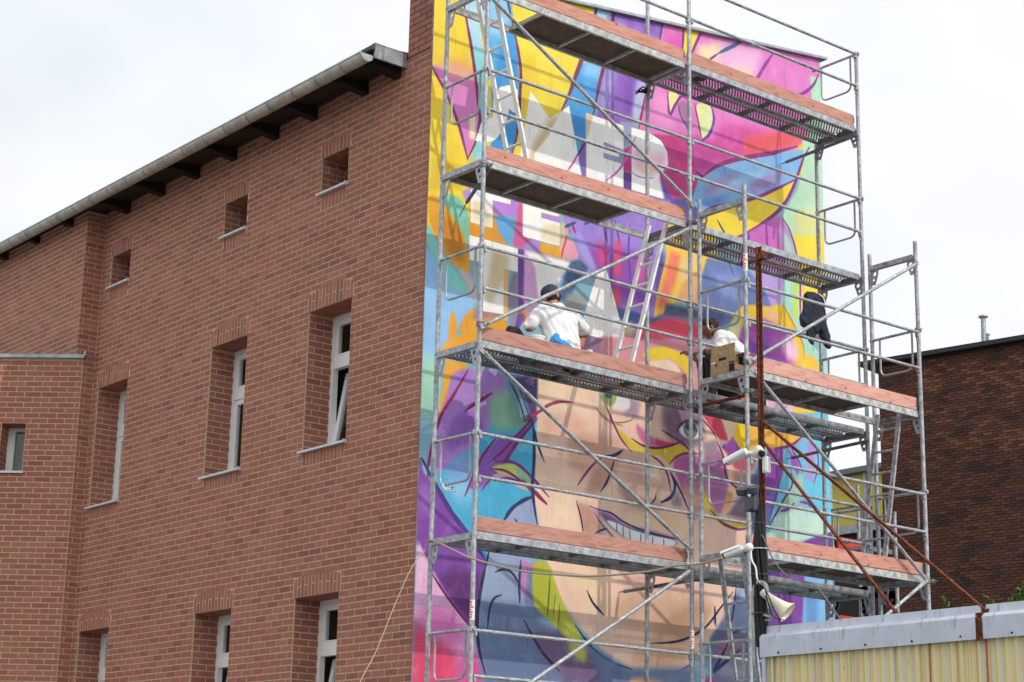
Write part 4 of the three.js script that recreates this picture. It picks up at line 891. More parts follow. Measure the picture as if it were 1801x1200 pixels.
// ---------- old brick building ----------
{
  const b = thing('brick_building', 'old soot-stained dark brick building with a plain wall and black coping', 'building');
  const U = V(0.178, 0, 0.984).normalize(), N = V(-U.z, 0, U.x), O = V(17.58, 0, -8.04), H = 9.5, w = sub('wall', b), B = basis(U, N, O);
  part('mortar', uvm(new THREE.BoxGeometry(14, H + 1.75, 5).translate(7, (H - 1.75) / 2, -2.505).applyMatrix4(B), 1.5), M.mortarOld, w);
  const l = [];
  courses(l, O, U, N, 6, 2.5, H - 0.02, [], { ch: 0.061, pitch: 0.205, j: 0.009, rough: 0.005, proud: 0.007 });
  const pal = ['#74473a', '#7a4b3c', '#80503e', '#6c4438', '#87543f', '#70493c', '#5c4138', '#4e3d37', '#9a6649', '#774a3c'].map((h) => new THREE.Color(h));
  const tint = (q) => { const s = q.c.z, y = q.c.y, a = fbm(s * 1.1, y * 1.6, 4, 3) + (y > 8.4 ? 0.12 : 0) * n3(s * 3, y * 4, 2); const r = rnd(); if (a > 0.22 && r < 0.6) return pal[6 + Math.floor(rnd() * 2)]; if (y > 7 && a < -0.12 && r < 0.55) return pal[8]; if (r < 0.05) return pal[7]; return pal[Math.floor(rnd() * 6)]; };
  placeBricks(l, w, brickMats(oldT), tint, std(0xffffff, 0.9, 0, { map: oldT }));
  part('coping', uvm(new THREE.BoxGeometry(14.4, 0.09, 5.3).translate(6.85, H + 0.045, -2.44).applyMatrix4(B)), std(0x2c2b33, 0.7), b);
  const fl = thing('flue_pipe', 'tall pale metal flue pipe with a flat cap above the old brick wall', 'flue pipe', 'flues on the old building');
  part('pipe', bar(V(18.39, 9.55, -6), V(18.42, 10.28, -6), 0.05, 18), M.zinc, fl); part('cap', bar(V(18.42, 10.28, -6), V(18.42, 10.31, -6), 0.095, 18), M.zinc, fl);
  const f2 = thing('flue_pipe', 'short thin flue pipe beside the taller capped flue', 'flue pipe', 'flues on the old building');
  part('pipe', bar(V(18.54, 9.55, -6), V(18.54, 9.93, -6), 0.03, 14), M.zinc, f2); part('cap', [bar(V(18.54, 9.93, -6), V(18.54, 9.96, -6), 0.05, 14), bar(V(18.54, 9.8, -6), V(18.48, 9.93, -6), 0.016, 10)], M.zinc, f2);
}
{ // yellow building and shed far behind
  const y = thing('yellow_building', 'far yellow building with a thin grey roof edge, seen beside the mural corner', 'building');
  part('wall', bx(26, 33, -1.75, 9.45, -22, -13.6), std(0xd9cc62, 0.9, 0, { map: mortarT }), y);
  part('roof', [bx(25.75, 33.3, 9.46, 9.6, -22.3, -13.3), bx(26.2, 33.2, 9.61, 9.7, -22.1, -14.6)], std(0x6d6f73, 0.7), y);
  part('downpipe', bar(V(25.93, -1.7, -15.4), V(25.93, 9.45, -15.4), 0.06), M.zinc, y);
  const s = thing('shed', 'low dark shed with a pale flat roof edge in front of the yellow building', 'shed');
  part('wall', bx(20, 24, -1.75, 6.6, -14, -10.02), std(0x3b3633, 0.9, 0, { map: mortarT }), s);
  part('roof', bx(19.85, 24.1, 6.605, 6.78, -14.1, -9.9), M.zinc, s);
}
// plants
{
  const leafM = new THREE.MeshPhysicalMaterial({ color: 0x5f7d2c, roughness: 0.9, transmission: 0.25, thickness: 0 });
  const weed = (label, o, h, n, sp) => {
    const t = thing('weed', label, 'plant'), fol = [], st = [];
    for (let i = 0; i < n; i++) {
      const a = rr(0, 6.28), r = rr(0.2, 1) * sp, tip = V(o.x + Math.cos(a) * r, o.y + h * rr(0.5, 1), o.z + Math.sin(a) * r);
      st.push(bar(o.clone().add(V(rr(-0.03, 0.03), 0, rr(-0.03, 0.03))), tip, 0.006, 5, 0.003));
      for (let k = 0; k < 16; k++) { const p = o.clone().lerp(tip, rr(0.25, 1)), g = new THREE.CircleGeometry(1, 6).scale(rr(0.02, 0.035), rr(0.05, 0.09), 1); g.rotateX(rr(-1.2, 1.2)).rotateY(rr(0, 6.28)).rotateZ(rr(-0.8, 0.8)); fol.push(g.translate(p.x, p.y, p.z)); }
    }
    part('stem', st, M.darkWood, t); part('leaves', fol, leafM, t);
  };
  weed('tall green weed at the right edge in front of the old wall', V(17.1, 3.4, -4.5), 1.35, 20, 0.26);
  weed('small yellowish weed above the shed roof beside the second brace', V(17.0, 3.3, -6.15), 1.25, 12, 0.13);
  weed('smallest weed growing at the old wall between two taller ones', V(17.2, 3.4, -5.25), 1.2, 9, 0.1);
  const bank = thing('bank', 'overgrown raised yard behind the corrugated shed', 'ground', null, 'structure');
  part('soil', bx(12.5, 17.45, -1.75, 2.4, -7.5, 2), std(0x3a342b, 0.95, 0, { map: mortarT }), bank);
}

// ---------- corrugated shed in front ----------
const GX = -1.12, GZ = 6.035;
{
  const g = thing('corrugated_shed', 'pale yellow corrugated metal shed with a grey sheet metal edge', 'shed');
  const yellowT = (() => { const c = document.createElement('canvas'); c.width = 2048; c.height = 512; const x = c.getContext('2d'); x.fillStyle = '#e8d79c'; x.fillRect(0, 0, 2048, 512); const px = 2048 / 4;
    for (let i = 0; i < 60; i++) { const s = (i + 0.25) * 0.076 * px, q = rnd(); x.fillStyle = q < 0.55 ? 'rgba(214,211,200,0.85)' : 'rgba(224,214,176,0.6)'; x.fillRect(s - 3 - rnd() * 3, 0, 10 + rnd() * 5, 512); x.fillStyle = 'rgba(205,170,90,0.35)'; x.fillRect(s + 16, 0, 8 + rnd() * 6, 512); }
    for (const [z, w, a] of [[7.586, 5, 0.9], [8.075, 14, 0.95], [8.0, 4, 0.5], [7.28, 3, 0.25], [6.9, 2, 0.2], [9.1, 6, 0.8]]) { const s = (z - GZ) * px, gr = x.createLinearGradient(0, 0, 0, 512); gr.addColorStop(0, `rgba(140,70,25,${a})`); gr.addColorStop(1, `rgba(150,90,40,${a * 0.6})`); x.fillStyle = gr; x.fillRect(s - w / 2, 0, w, 512); x.fillStyle = `rgba(190,120,50,${a * 0.35})`; x.fillRect(s - w, 0, w * 2.2, 512); }
    for (let i = 0; i < 70; i++) { const s = rnd() * 2048, h = 40 + rnd() * 300, gr = x.createLinearGradient(0, 0, 0, h); gr.addColorStop(0, `rgba(120,90,50,${0.1 + rnd() * 0.25})`); gr.addColorStop(1, 'rgba(120,90,50,0)'); x.fillStyle = gr; x.fillRect(s, 0, 2 + rnd() * 9, h); }
    for (let i = 0; i < 260; i++) { x.fillStyle = `rgba(110,80,50,${0.1 + rnd() * 0.4})`; const r = 0.8 + rnd() * 1.8; x.beginPath(); x.ellipse(rnd() * 2048, rnd() * 512, r, r * (1 + rnd() * 2), 0, 0, 6.3); x.fill(); }
    const t = new THREE.CanvasTexture(c); t.colorSpace = THREE.SRGBColorSpace; t.wrapS = THREE.RepeatWrapping; return t; })();
  const L = 8, n = Math.round(L / 0.0095), pg = new THREE.PlaneGeometry(L, 3.05, n, 1), p = pg.attributes.position;
  for (let i = 0; i < p.count; i++) { const s = p.getX(i) + L / 2; p.setZ(i, 0.0125 * Math.cos(s / 0.076 * 6.2832)); }
  pg.computeVertexNormals(); { const u = pg.attributes.uv; for (let i = 0; i < u.count; i++) u.setX(i, (p.getX(i) + L / 2) / 4); }
  pg.rotateY(-Math.PI / 2).translate(GX, -1.75 + 3.05 / 2, GZ + L / 2);
  part('corrugated_sheet', pg, std(0xffffff, 0.6, 0.05, { map: yellowT, side: THREE.DoubleSide }), g);
  part('inner_wall', bx(GX + 0.03, GX + 2.6, -1.74, 1.42, GZ + 0.02, GZ + L), M.render, g);
  // sheet metal edge in lengths that overlap
  const prof = [[-0.042, 1.262], [-0.045, 1.412], [-0.02, 1.438], [0.012, 1.442], [0.016, 1.5], [0.019, 1.5], [0.017, 1.438], [-0.018, 1.433], [-0.041, 1.409], [-0.038, 1.262]];
  const cap = (a, b, dx = 0) => uvm(new THREE.ExtrudeGeometry(poly2(prof), { depth: b - a, bevelEnabled: false }).translate(GX + dx, 0, a));
  for (const [a, b, d] of [[GZ - 0.01, 7.53, 0], [7.522, 8.035, -0.004], [8.072, 11, -0.002]]) part('edge_flashing', cap(a, b, d), M.capGrey, g);
  part('rusty_strap', [bx(GX - 0.05, GX - 0.046, 1.25, 1.412, 8.026, 8.08), bx(GX - 0.046, GX + 0.05, 1.42, 1.44, 8.026, 8.08), bx(GX + 0.01, GX + 0.06, 1.41, 1.47, 7.99, 8.1)], M.rust, g);
  for (let z = GZ + 0.18; z < 11; z += 0.42) part('screw', bar(V(GX - 0.05, 1.288 + 0.004 * Math.sin(z * 9), z), V(GX - 0.04, 1.288, z), 0.0075, 8), M.dark, g);
  part('end_cover', bx(GX - 0.03, GX - 0.012, -1.74, 1.262, GZ - 0.004, GZ + 0.028), M.capGrey, g);
}
{ // rusty pole, braces
  const t = thing('steel_pole', 'tall rusty steel pole with two slanting stays beside the corrugated shed', 'pole');
  const x = GX + 0.03, z = 6.005;
  part('post', [bx(x - 0.025, x + 0.027, -1.74, 4.56, z - 0.004, z + 0.004), bx(x - 0.004, x + 0.004, -1.74, 4.561, z + 0.004, z + 0.032), bx(x - 0.004, x + 0.004, -1.74, 4.559, z - 0.03, z - 0.004), bx(x - 0.026, x + 0.026, 4.45, 4.5, z + 0.005, z + 0.07)], M.rust, t);
  const stay = (a, b) => part('stay', [rbar(a, b, 0.028, 0.008), rbar(a.clone().add(V(0.01, -0.012, 0)), b.clone().add(V(0.01, -0.012, 0)), 0.008, 0.026)], M.rust, t);
  stay(V(x, 2.955, z + 0.02), V(-1.06, 1.43, 7.34)); stay(V(x, 3.12, z + 0.02), V(-1.1, 1.46, 8.07));
  // wrapped cables on the lower part
  const wrap = []; for (let i = 0; i < 9; i++) { const a = i / 9 * 6.28; wrap.push(tube([V(x - 0.02 + 0.03 * Math.cos(a), 1.35, z - 0.01 + 0.03 * Math.sin(a)), V(x - 0.02 + 0.045 * Math.cos(a + 0.3), 1.75, z - 0.015 + 0.05 * Math.sin(a + 0.3)), V(x - 0.02 + 0.05 * Math.cos(a + 0.6), 2.05, z - 0.02 + 0.05 * Math.sin(a + 0.6)), V(x - 0.02 + 0.03 * Math.cos(a + 1.2), 2.25, z - 0.01 + 0.03 * Math.sin(a + 1)), V(x - 0.015 + 0.02 * Math.cos(a + 1.4), 2.44, z - 0.01 + 0.02 * Math.sin(a + 1.2))], 0.017, 30, 7)); }
  const cb = thing('cable_bundle', 'thick bundle of black cables wrapped around the rusty pole', 'cables');
  part('black_cable', wrap, M.black, cb);
  for (const y of [1.6, 1.9, 2.1, 2.3]) part('cable_tie', new THREE.TorusGeometry(y > 2.2 ? 0.05 : 0.066, 0.005, 6, 24).rotateX(Math.PI / 2).translate(x - 0.02, y, z - 0.018), y === 2.1 ? M.white : M.grey, cb);

  const gn = thing('conduit', 'grey gooseneck conduit pipe bent over beside the megaphone', 'pipe');
  part('pipe', tube([V(GX - 0.03, 1.2, 5.953), V(GX - 0.03, 1.5, 5.953), V(GX - 0.03, 1.74, 5.955), V(GX - 0.03, 1.82, 5.985), V(GX - 0.03, 1.835, 6.03), V(GX - 0.03, 1.8, 6.085), V(GX - 0.03, 1.71, 6.1)], 0.019, 60, 10), M.galv, gn);

  const cctv = (label, ball, rear, front, up) => {
    const c = thing('security_camera', label, 'camera', 'white bullet cameras on the rusty pole'), d = front.clone().sub(rear).normalize(), L = rear.distanceTo(front);
    const Q = new THREE.Quaternion().setFromUnitVectors(V(0, 0, 1), d), put = (g, p) => { g.applyQuaternion(Q); return g.translate(p.x, p.y, p.z); };
    part('base', [new THREE.SphereGeometry(0.036, 20, 14).translate(ball.x, ball.y, ball.z), bar(ball, rear.clone().addScaledVector(d, 0.03), 0.018, 12)], M.white, c);
    const mid = rear.clone().lerp(front, 0.5);
    part('housing', put(mergeGeometries([new THREE.CylinderGeometry(0.03, 0.033, L, 20).rotateX(Math.PI / 2).toNonIndexed(), rbx(0.05, 0.03, L * 0.96, 0.012).translate(0, 0.008, 0)]), mid), M.white, c);
    part('sun_shield', put(new THREE.CylinderGeometry(0.039, 0.039, L * 1.1, 20, 1, true, Math.PI / 2, Math.PI).rotateX(Math.PI / 2).rotateZ(Math.PI / 2).translate(0, 0.002, 0.012), mid), M.white, c);
    part('lens', [put(new THREE.CylinderGeometry(0.026, 0.026, 0.012, 20).rotateX(Math.PI / 2).translate(0, 0, L / 2 + 0.004), mid), put(new THREE.SphereGeometry(0.014, 12, 8).translate(0, 0, L / 2 + 0.008), mid)], M.black, c);
  };
  cctv('white bullet camera pointing left, high on the rusty pole', V(GX - 0.02, 2.852, 6.0), V(GX - 0.06, 2.87, 5.93), V(GX - 0.1, 2.805, 5.765));
  cctv('white bullet camera pointing right with its dark lens turned to us', V(GX - 0.05, 2.847, 6.03), V(GX - 0.07, 2.858, 6.075), V(GX - 0.16, 2.80, 6.185));
  cctv('lowest white bullet camera, tilted down left over the wrapped cables', V(GX - 0.08, 2.105, 5.964), V(GX - 0.1, 2.1, 5.91), V(GX - 0.16, 2.055, 5.78));

  const fl = thing('floodlight', 'dark grey twin head sensor floodlight clamped to the rusty pole', 'floodlight');
  for (const [y, zz] of [[2.562, 5.869], [2.562, 5.985]]) {
    const h = part('lamp_head', [new THREE.CylinderGeometry(0.052, 0.046, 0.045, 24).rotateZ(0.35).rotateX(0.25).translate(GX - 0.05, y, zz)], M.grey, fl);
    part('glass', new THREE.CylinderGeometry(0.04, 0.04, 0.006, 24).translate(0, -0.026, 0).rotateZ(0.35).rotateX(0.25).translate(GX - 0.05, y, zz), M.black, h);
    part('arm', bar(V(GX - 0.045, y - 0.01, zz), V(GX - 0.03, 2.47, 5.955), 0.012, 8), M.grey, fl);
  }
  part('control_box', rbx(0.06, 0.115, 0.11, 0.012).translate(GX - 0.03, 2.452, 5.955), M.grey, fl);
  part('sensor', new THREE.SphereGeometry(0.022, 14, 10).translate(GX - 0.06, 2.4, 5.985), M.black, fl);

  const jb = thing('junction_box', 'small white electrical box on the pole below the right camera', 'box');
  part('box', rbx(0.05, 0.13, 0.05, 0.008).translate(GX + 0.0, 2.75, 6.085), M.white, jb); part('lid', rbx(0.006, 0.1, 0.036, 0.003).translate(GX - 0.028, 2.75, 6.085), M.pvc, jb);

  const mg = thing('megaphone', 'cream horn loudspeaker hanging from the pole, its mouth turned down right', 'loudspeaker');
  const a = V(GX - 0.02, 1.715, 6.105), b = V(GX + 0.05, 1.6, 6.225), dir = b.clone().sub(a).normalize(), Q = new THREE.Quaternion().setFromUnitVectors(V(0, 1, 0), dir), LL = a.distanceTo(b);
  const lathe = (pts, seg = 40) => new THREE.LatheGeometry(pts.map(([r, y]) => new THREE.Vector2(r * 0.74, y)), seg).applyQuaternion(Q).translate(a.x, a.y, a.z);
  const cream = std(0xe9e2c8, 0.45);
  part('horn', lathe([[0.04, 0], [0.05, LL * 0.25], [0.062, LL * 0.5], [0.078, LL * 0.75], [0.097, LL * 0.93], [0.112, LL], [0.116, LL + 0.006], [0.113, LL + 0.01], [0.108, LL], [0.092, LL * 0.93], [0.074, LL * 0.75], [0.058, LL * 0.5], [0.046, LL * 0.25], [0.02, 0.01]]), cream, mg);
  part('driver', lathe([[0, -0.07], [0.034, -0.07], [0.042, -0.06], [0.042, -0.005], [0.036, 0.004], [0, 0.004]], 28), std(0xd9d8d2, 0.4), mg);
  part('bracket', [tube([a.clone().add(V(-0.045, -0.01, 0.02)), a.clone().add(V(-0.055, -0.1, 0.05)), a.clone().add(V(0.0, -0.17, 0.03)), a.clone().add(V(0.02, -0.17, -0.06))], 0.008, 24, 6), bar(V(GX - 0.01, 1.6, 6.0), a.clone().add(V(0.01, -0.15, 0)), 0.01, 8)], M.galv, mg);
  part('wires', [tube([V(GX - 0.03, 1.8, 6.06), V(GX - 0.07, 1.73, 6.14), V(GX - 0.075, 1.62, 6.2), V(GX - 0.06, 1.5, 6.27)], 0.0045, 30, 6), tube([V(GX - 0.03, 1.76, 6.05), V(GX - 0.08, 1.67, 6.15), V(GX - 0.06, 1.56, 6.18), V(GX - 0.07, 1.52, 6.3)], 0.004, 30, 6), tube([V(GX - 0.04, 1.78, 6.09), V(GX - 0.1, 1.66, 6.17), V(GX - 0.06, 1.57, 6.17)], 0.0045, 30, 6)], M.black, mg);
}
// ---------- cables ----------
{
  const c = thing('cable', 'long pale cable sagging from the scaffold to the lowest camera', 'cable');
  part('sheath', [tube([[-1.6, 0.9, 1.26], [-1.474, 1.271, 1.167], [-1.193, 1.622, 1.026], [-0.924, 2.04, 0.892], [-0.775, 2.258, 0.817], [-0.643, 2.448, 0.751], [-0.483, 2.617, 0.672], [-0.327, 2.74, 0.594], [-0.245, 2.852, 0.51], [-0.25, 2.855, 0.62], [-0.258, 2.845, 0.66]].map((q) => V(...q)), 0.0048, 80, 7), tube([[-0.25, 2.852, 0.52], [-0.265, 2.845, 0.66], [-0.335, 2.678, 1.137], [-0.42, 2.55, 1.535], [-0.535, 2.342, 2.379], [-0.671, 2.205, 3.219], [-0.754, 2.143, 3.732], [-0.872, 2.095, 4.464], [-0.944, 2.096, 4.913], [-0.993, 2.075, 5.211], [-1.1, 2.085, 5.734], [-1.18, 2.07, 5.9]].map((q) => V(...q)), 0.0095, 120, 8)], std(0xab9f88, 0.8), c);
  const d = thing('cable', 'thin grey cable hanging from the pole across the tower deck to the shed', 'cable');
  part('sheath', tube([[-1.13, 2.24, 5.99], [-1.13, 2.18, 6.05], [-1.12, 1.994, 6.145], [-1.12, 1.848, 6.305], [-1.12, 1.784, 6.53], [-1.12, 1.692, 6.63], [-1.1, 1.48, 6.79]].map((q) => V(...q)), 0.0055, 70, 6), std(0x76777a, 0.6), d);
  const e = thing('cable', 'short white cable looping down below the lowest camera', 'cable');
  part('sheath', tube([[-1.2, 2.08, 5.98], [-1.21, 2.0, 6.0], [-1.2, 1.94, 6.03], [-1.2, 1.85, 6.045], [-1.13, 1.82, 6.03]].map((q) => V(...q)), 0.0075, 40, 7), M.white, e);
  const f = thing('rope_end', 'loose tied rope end on the hoop rail by the violet leaf', 'rope');
  part('rope', [tube([V(-0.23, 3.43, 0.74), V(-0.25, 3.38, 0.8), V(-0.23, 3.36, 0.88), V(-0.25, 3.37, 0.93)], 0.012, 24, 6), tube([V(-0.23, 3.4, 0.76), V(-0.26, 3.35, 0.84), V(-0.22, 3.33, 0.95)], 0.008, 24, 6)], M.white, f);
  const h = thing('wire_knot', 'frayed dark wire knot at the top of the middle inner post', 'wire');
  for (let i = 0; i < 9; i++) part('strand', tube([V(2.86, 8.74, 0.55), V(2.86 + rr(-0.1, 0.02), 8.74 + rr(-0.04, 0.05), 0.56), V(2.86 + rr(-0.24, -0.05), 8.74 + rr(-0.12, 0.06), 0.57)], 0.009, 12, 5), M.dark, h);
}

// ---------- people ----------
// a skin around tapered bones: smooth union of capsule distances, meshed on a grid
function fleshOut(bones, { cell = 0.012, k = 0.03, pad = 0.05, noise = 0 } = {}) {
  const lo = V(1e9, 1e9, 1e9), hi = V(-1e9, -1e9, -1e9);
  for (const [a, ra, b, rb] of bones) for (const [p, r] of [[a, ra], [b, rb]]) { lo.min(p.clone().subScalar(r + pad)); hi.max(p.clone().addScalar(r + pad)); }
  const size = Math.max(hi.x - lo.x, hi.y - lo.y, hi.z - lo.z), c = lo.clone().add(hi).multiplyScalar(0.5), R = Math.ceil(size / cell) + 2;
  const mc = new MarchingCubes(R, new THREE.MeshBasicMaterial(), false, false, 200000), h = size / 2, S = h * R / (R - 2) ;
  const bb = bones.map(([a, ra, b, rb]) => { const d = b.clone().sub(a); return { a, d, l: d.lengthSq() || 1e-9, ra, rb }; });
  let i = 0;
  for (let z = 0; z < R; z++) for (let y = 0; y < R; y++) for (let x = 0; x < R; x++, i++) {
    const px = c.x + (x - R / 2) / (R / 2) * S, py = c.y + (y - R / 2) / (R / 2) * S, pz = c.z + (z - R / 2) / (R / 2) * S;
    let f = 9;
    for (const b of bb) {
      const qx = px - b.a.x, qy = py - b.a.y, qz = pz - b.a.z, t = Math.min(1, Math.max(0, (qx * b.d.x + qy * b.d.y + qz * b.d.z) / b.l));
      const e = Math.hypot(qx - t * b.d.x, qy - t * b.d.y, qz - t * b.d.z) - (b.ra + (b.rb - b.ra) * t);
      const m = Math.max(k - Math.abs(f - e), 0) / k; f = Math.min(f, e) - m * m * k * 0.25;
    }
    if (noise && Math.abs(f) < 0.06) f += noise * (n3(px * 9 + py * 5, py * 4, pz * 9) + 0.6 * Math.sin((py * 1.2 + px * 0.9) * 42 + 4 * n3(px * 3, py * 3, pz * 3)) * Math.max(0, n3(px * 3.1, py * 2.3, pz * 3 + 7) + 0.3));
    mc.field[i] = -f;
  }
  mc.isolation = 0; mc.update();
  const g = new THREE.BufferGeometry();
  g.setAttribute('position', new THREE.BufferAttribute(mc.positionArray.slice(0, mc.count * 3), 3));
  g.setAttribute('normal', new THREE.BufferAttribute(mc.normalArray.slice(0, mc.count * 3), 3));
  g.setAttribute('uv', new THREE.BufferAttribute(new Float32Array(mc.count * 2), 2));
  g.scale(S, S, S).translate(c.x, c.y, c.z);
  return g;
}
// a hand: palm, four fingers of unequal length with bent knuckles, thumb from the side of the palm
function hand(wrist, dir, palmN, curl, flip = 1) {
  const d = dir.clone().normalize(), n = palmN.clone().addScaledVector(d, -palmN.dot(d)).normalize(), s = new THREE.Vector3().crossVectors(d, n).multiplyScalar(flip), bones = [];
  const P = (a, b, c) => wrist.clone().addScaledVector(d, a).addScaledVector(s, b).addScaledVector(n, c);
  bones.push([P(-0.02, 0, 0), 0.026, P(0.02, 0, 0), 0.026]);
  for (const b of [-0.03, -0.01, 0.01, 0.03]) bones.push([P(0.01, b * 0.6, 0), 0.016, P(0.082, b, 0), 0.012]);
  [[-0.031, 0.066], [-0.0105, 0.08], [0.0105, 0.086], [0.031, 0.076]].forEach(([b, L]) => {
    let p = P(0.085, b, 0), ang = curl * 0.6;
    [0.45, 0.32, 0.23].forEach((f, i) => { const q = p.clone().addScaledVector(d, Math.cos(ang) * L * f).addScaledVector(n, Math.sin(ang) * L * f); bones.push([p, 0.0095 - i * 0.0008, q, 0.0088 - i * 0.0008]); p = q; ang += curl; });
  });
  const t0 = P(0.02, 0.03, 0.005), t1 = P(0.055, 0.058, 0.018), t2 = P(0.085, 0.06, 0.034);
  bones.push([t0, 0.014, t1, 0.011], [t1, 0.0105, t2, 0.0085]);
  return fleshOut(bones, { cell: 0.0035, k: 0.008, pad: 0.015 });
}
const skin = std(0xb98261, 0.6), tee = std(0xf1f1f3, 0.9), trou = std(0x17191d, 0.85), hairM = std(0x2c1d15, 0.9), jeans = std(0x2b3038, 0.9);
function head(c, f, u, r) { // c centre, f facing, u up: skull, jaw, nose, ears as bones and small features
  const s = new THREE.Vector3().crossVectors(f, u).normalize(), P = (a, b, d) => c.clone().addScaledVector(f, a * r).addScaledVector(u, b * r).addScaledVector(s, d * r);
  const g = [fleshOut([[P(-0.15, 0.2, 0), r * 0.88, P(0.1, 0.2, 0), r * 0.84], [P(0.25, -0.15, 0), r * 0.62, P(0.42, -0.7, 0), r * 0.34], [P(0.3, -0.35, 0.3), r * 0.36, P(0.3, -0.35, -0.3), r * 0.36], [P(0.78, 0.06, 0), r * 0.08, P(0.98, -0.22, 0), r * 0.13], [P(-0.12, 0.08, 0.84), r * 0.12, P(-0.18, -0.18, 0.82), r * 0.09], [P(-0.12, 0.08, -0.84), r * 0.12, P(-0.18, -0.18, -0.82), r * 0.09], [P(0.7, -0.5, 0.14), r * 0.09, P(0.7, -0.5, -0.14), r * 0.09], [P(0.76, 0.28, 0.42), r * 0.09, P(0.78, 0.28, 0.12), r * 0.08], [P(0.76, 0.28, -0.42), r * 0.09, P(0.78, 0.28, -0.12), r * 0.08]], { cell: 0.004, k: 0.025, pad: 0.02 })];
  return { g, P, s };
}
{ // the painter in the white tee, seen from behind, sitting on the deck
  const p = thing('person', 'person in white t-shirt and dark backward cap sitting on the deck, back turned to us', 'person');
  const nk = V(1.225, 5.645, 0.77), hip = V(1.3, 5.0, 0.86), sL = V(1.03, 5.545, 0.8), sR = V(1.45, 5.555, 0.82), eL = V(0.9, 5.335, 0.73), hL = V(1.0, 5.53, 0.55), eR = V(1.72, 5.42, 0.74), hR = V(1.7, 5.4, 0.5);
  const hc = V(1.225, 5.75, 0.705), F = V(-0.25, -0.12, -1).normalize(), Uh = V(-0.05, 0.97, -0.12).normalize();
  const body = [[V(1.24, 5.5, 0.82), 0.11, V(1.3, 5.05, 0.87), 0.12], [V(1.12, 5.46, 0.82), 0.095, V(1.21, 5.05, 0.86), 0.11], [V(1.36, 5.46, 0.83), 0.095, V(1.39, 5.05, 0.87), 0.11], [nk, 0.055, V(1.24, 5.5, 0.82), 0.07], [nk, 0.055, hc, 0.052],
    [sL, 0.06, eL, 0.043], [eL, 0.043, hL, 0.03], [sR, 0.06, eR, 0.043], [eR, 0.042, hR, 0.03], [V(1.2, 4.99, 0.82), 0.09, V(0.98, 5.02, 0.66), 0.07], [V(1.4, 4.99, 0.82), 0.09, V(1.6, 5.02, 0.68), 0.07], [V(0.98, 5.02, 0.66), 0.065, V(1.28, 4.95, 0.63), 0.05], [V(1.6, 5.02, 0.68), 0.065, V(1.34, 4.95, 0.64), 0.05]];
  const H = head(hc, F, Uh, 0.105);
  part('body', [fleshOut(body), ...H.g, hand(hL, hL.clone().sub(eL), V(0.4, -0.3, -0.8), 0.75, 1), hand(hR, hR.clone().sub(eR), V(-1, -0.2, 0), 0.7, -1)], skin, p);
  part('t_shirt', fleshOut([[V(1.24, 5.5, 0.82), 0.125, V(1.3, 5.0, 0.87), 0.135], [V(1.11, 5.47, 0.82), 0.105, V(1.2, 5.0, 0.86), 0.125], [V(1.37, 5.47, 0.83), 0.105, V(1.4, 5.0, 0.87), 0.125], [V(1.2, 5.6, 0.805), 0.06, V(1.26, 5.6, 0.81), 0.06], [sL, 0.078, sL.clone().lerp(eL, 0.85), 0.078], [sR, 0.078, sR.clone().lerp(eR, 0.72), 0.08]], { cell: 0.01, k: 0.045, noise: 0.012 }), tee, p);
  part('trousers', fleshOut([[V(1.3, 4.97, 0.86), 0.12, V(1.3, 5.02, 0.86), 0.12], [V(1.2, 4.98, 0.82), 0.1, V(0.98, 5.02, 0.66), 0.085], [V(1.4, 4.98, 0.82), 0.1, V(1.6, 5.02, 0.68), 0.085], [V(0.98, 5.01, 0.66), 0.08, V(1.24, 4.96, 0.64), 0.06], [V(1.6, 5.01, 0.68), 0.08, V(1.4, 4.96, 0.65), 0.06]], { k: 0.04, noise: 0.004 }), jeans, p);
  part('hair', fleshOut([[H.P(-0.3, 0.05, 0.3), 0.07, H.P(-0.3, 0.05, -0.3), 0.07], [H.P(-0.3, -0.2, 0.2), 0.062, H.P(-0.3, -0.2, -0.2), 0.062]], { cell: 0.006, k: 0.02, noise: 0.004 }), hairM, p);
  const capM = std(0x3a3f55, 0.85);
  const cap = part('cap', fleshOut([[H.P(-0.12, 0.55, 0), 0.093, H.P(0.12, 0.55, 0), 0.09], [H.P(-0.2, 0.35, 0.2), 0.078, H.P(-0.2, 0.35, -0.2), 0.078], [H.P(0.2, 0.4, 0.15), 0.078, H.P(0.2, 0.4, -0.15), 0.078]], { cell: 0.006, k: 0.02 }), capM, p);
  part('peak', fleshOut([[H.P(-0.75, 0.18, 0.75), 0.014, H.P(-0.3, 0.15, 1.3), 0.012], [H.P(-0.5, 0.2, 0.9), 0.014, H.P(-0.1, 0.18, 1.25), 0.012], [H.P(-0.95, 0.2, 0.3), 0.012, H.P(-0.5, 0.14, 1.0), 0.012]], { cell: 0.005, k: 0.02 }), std(0x222532, 0.85), cap);
}
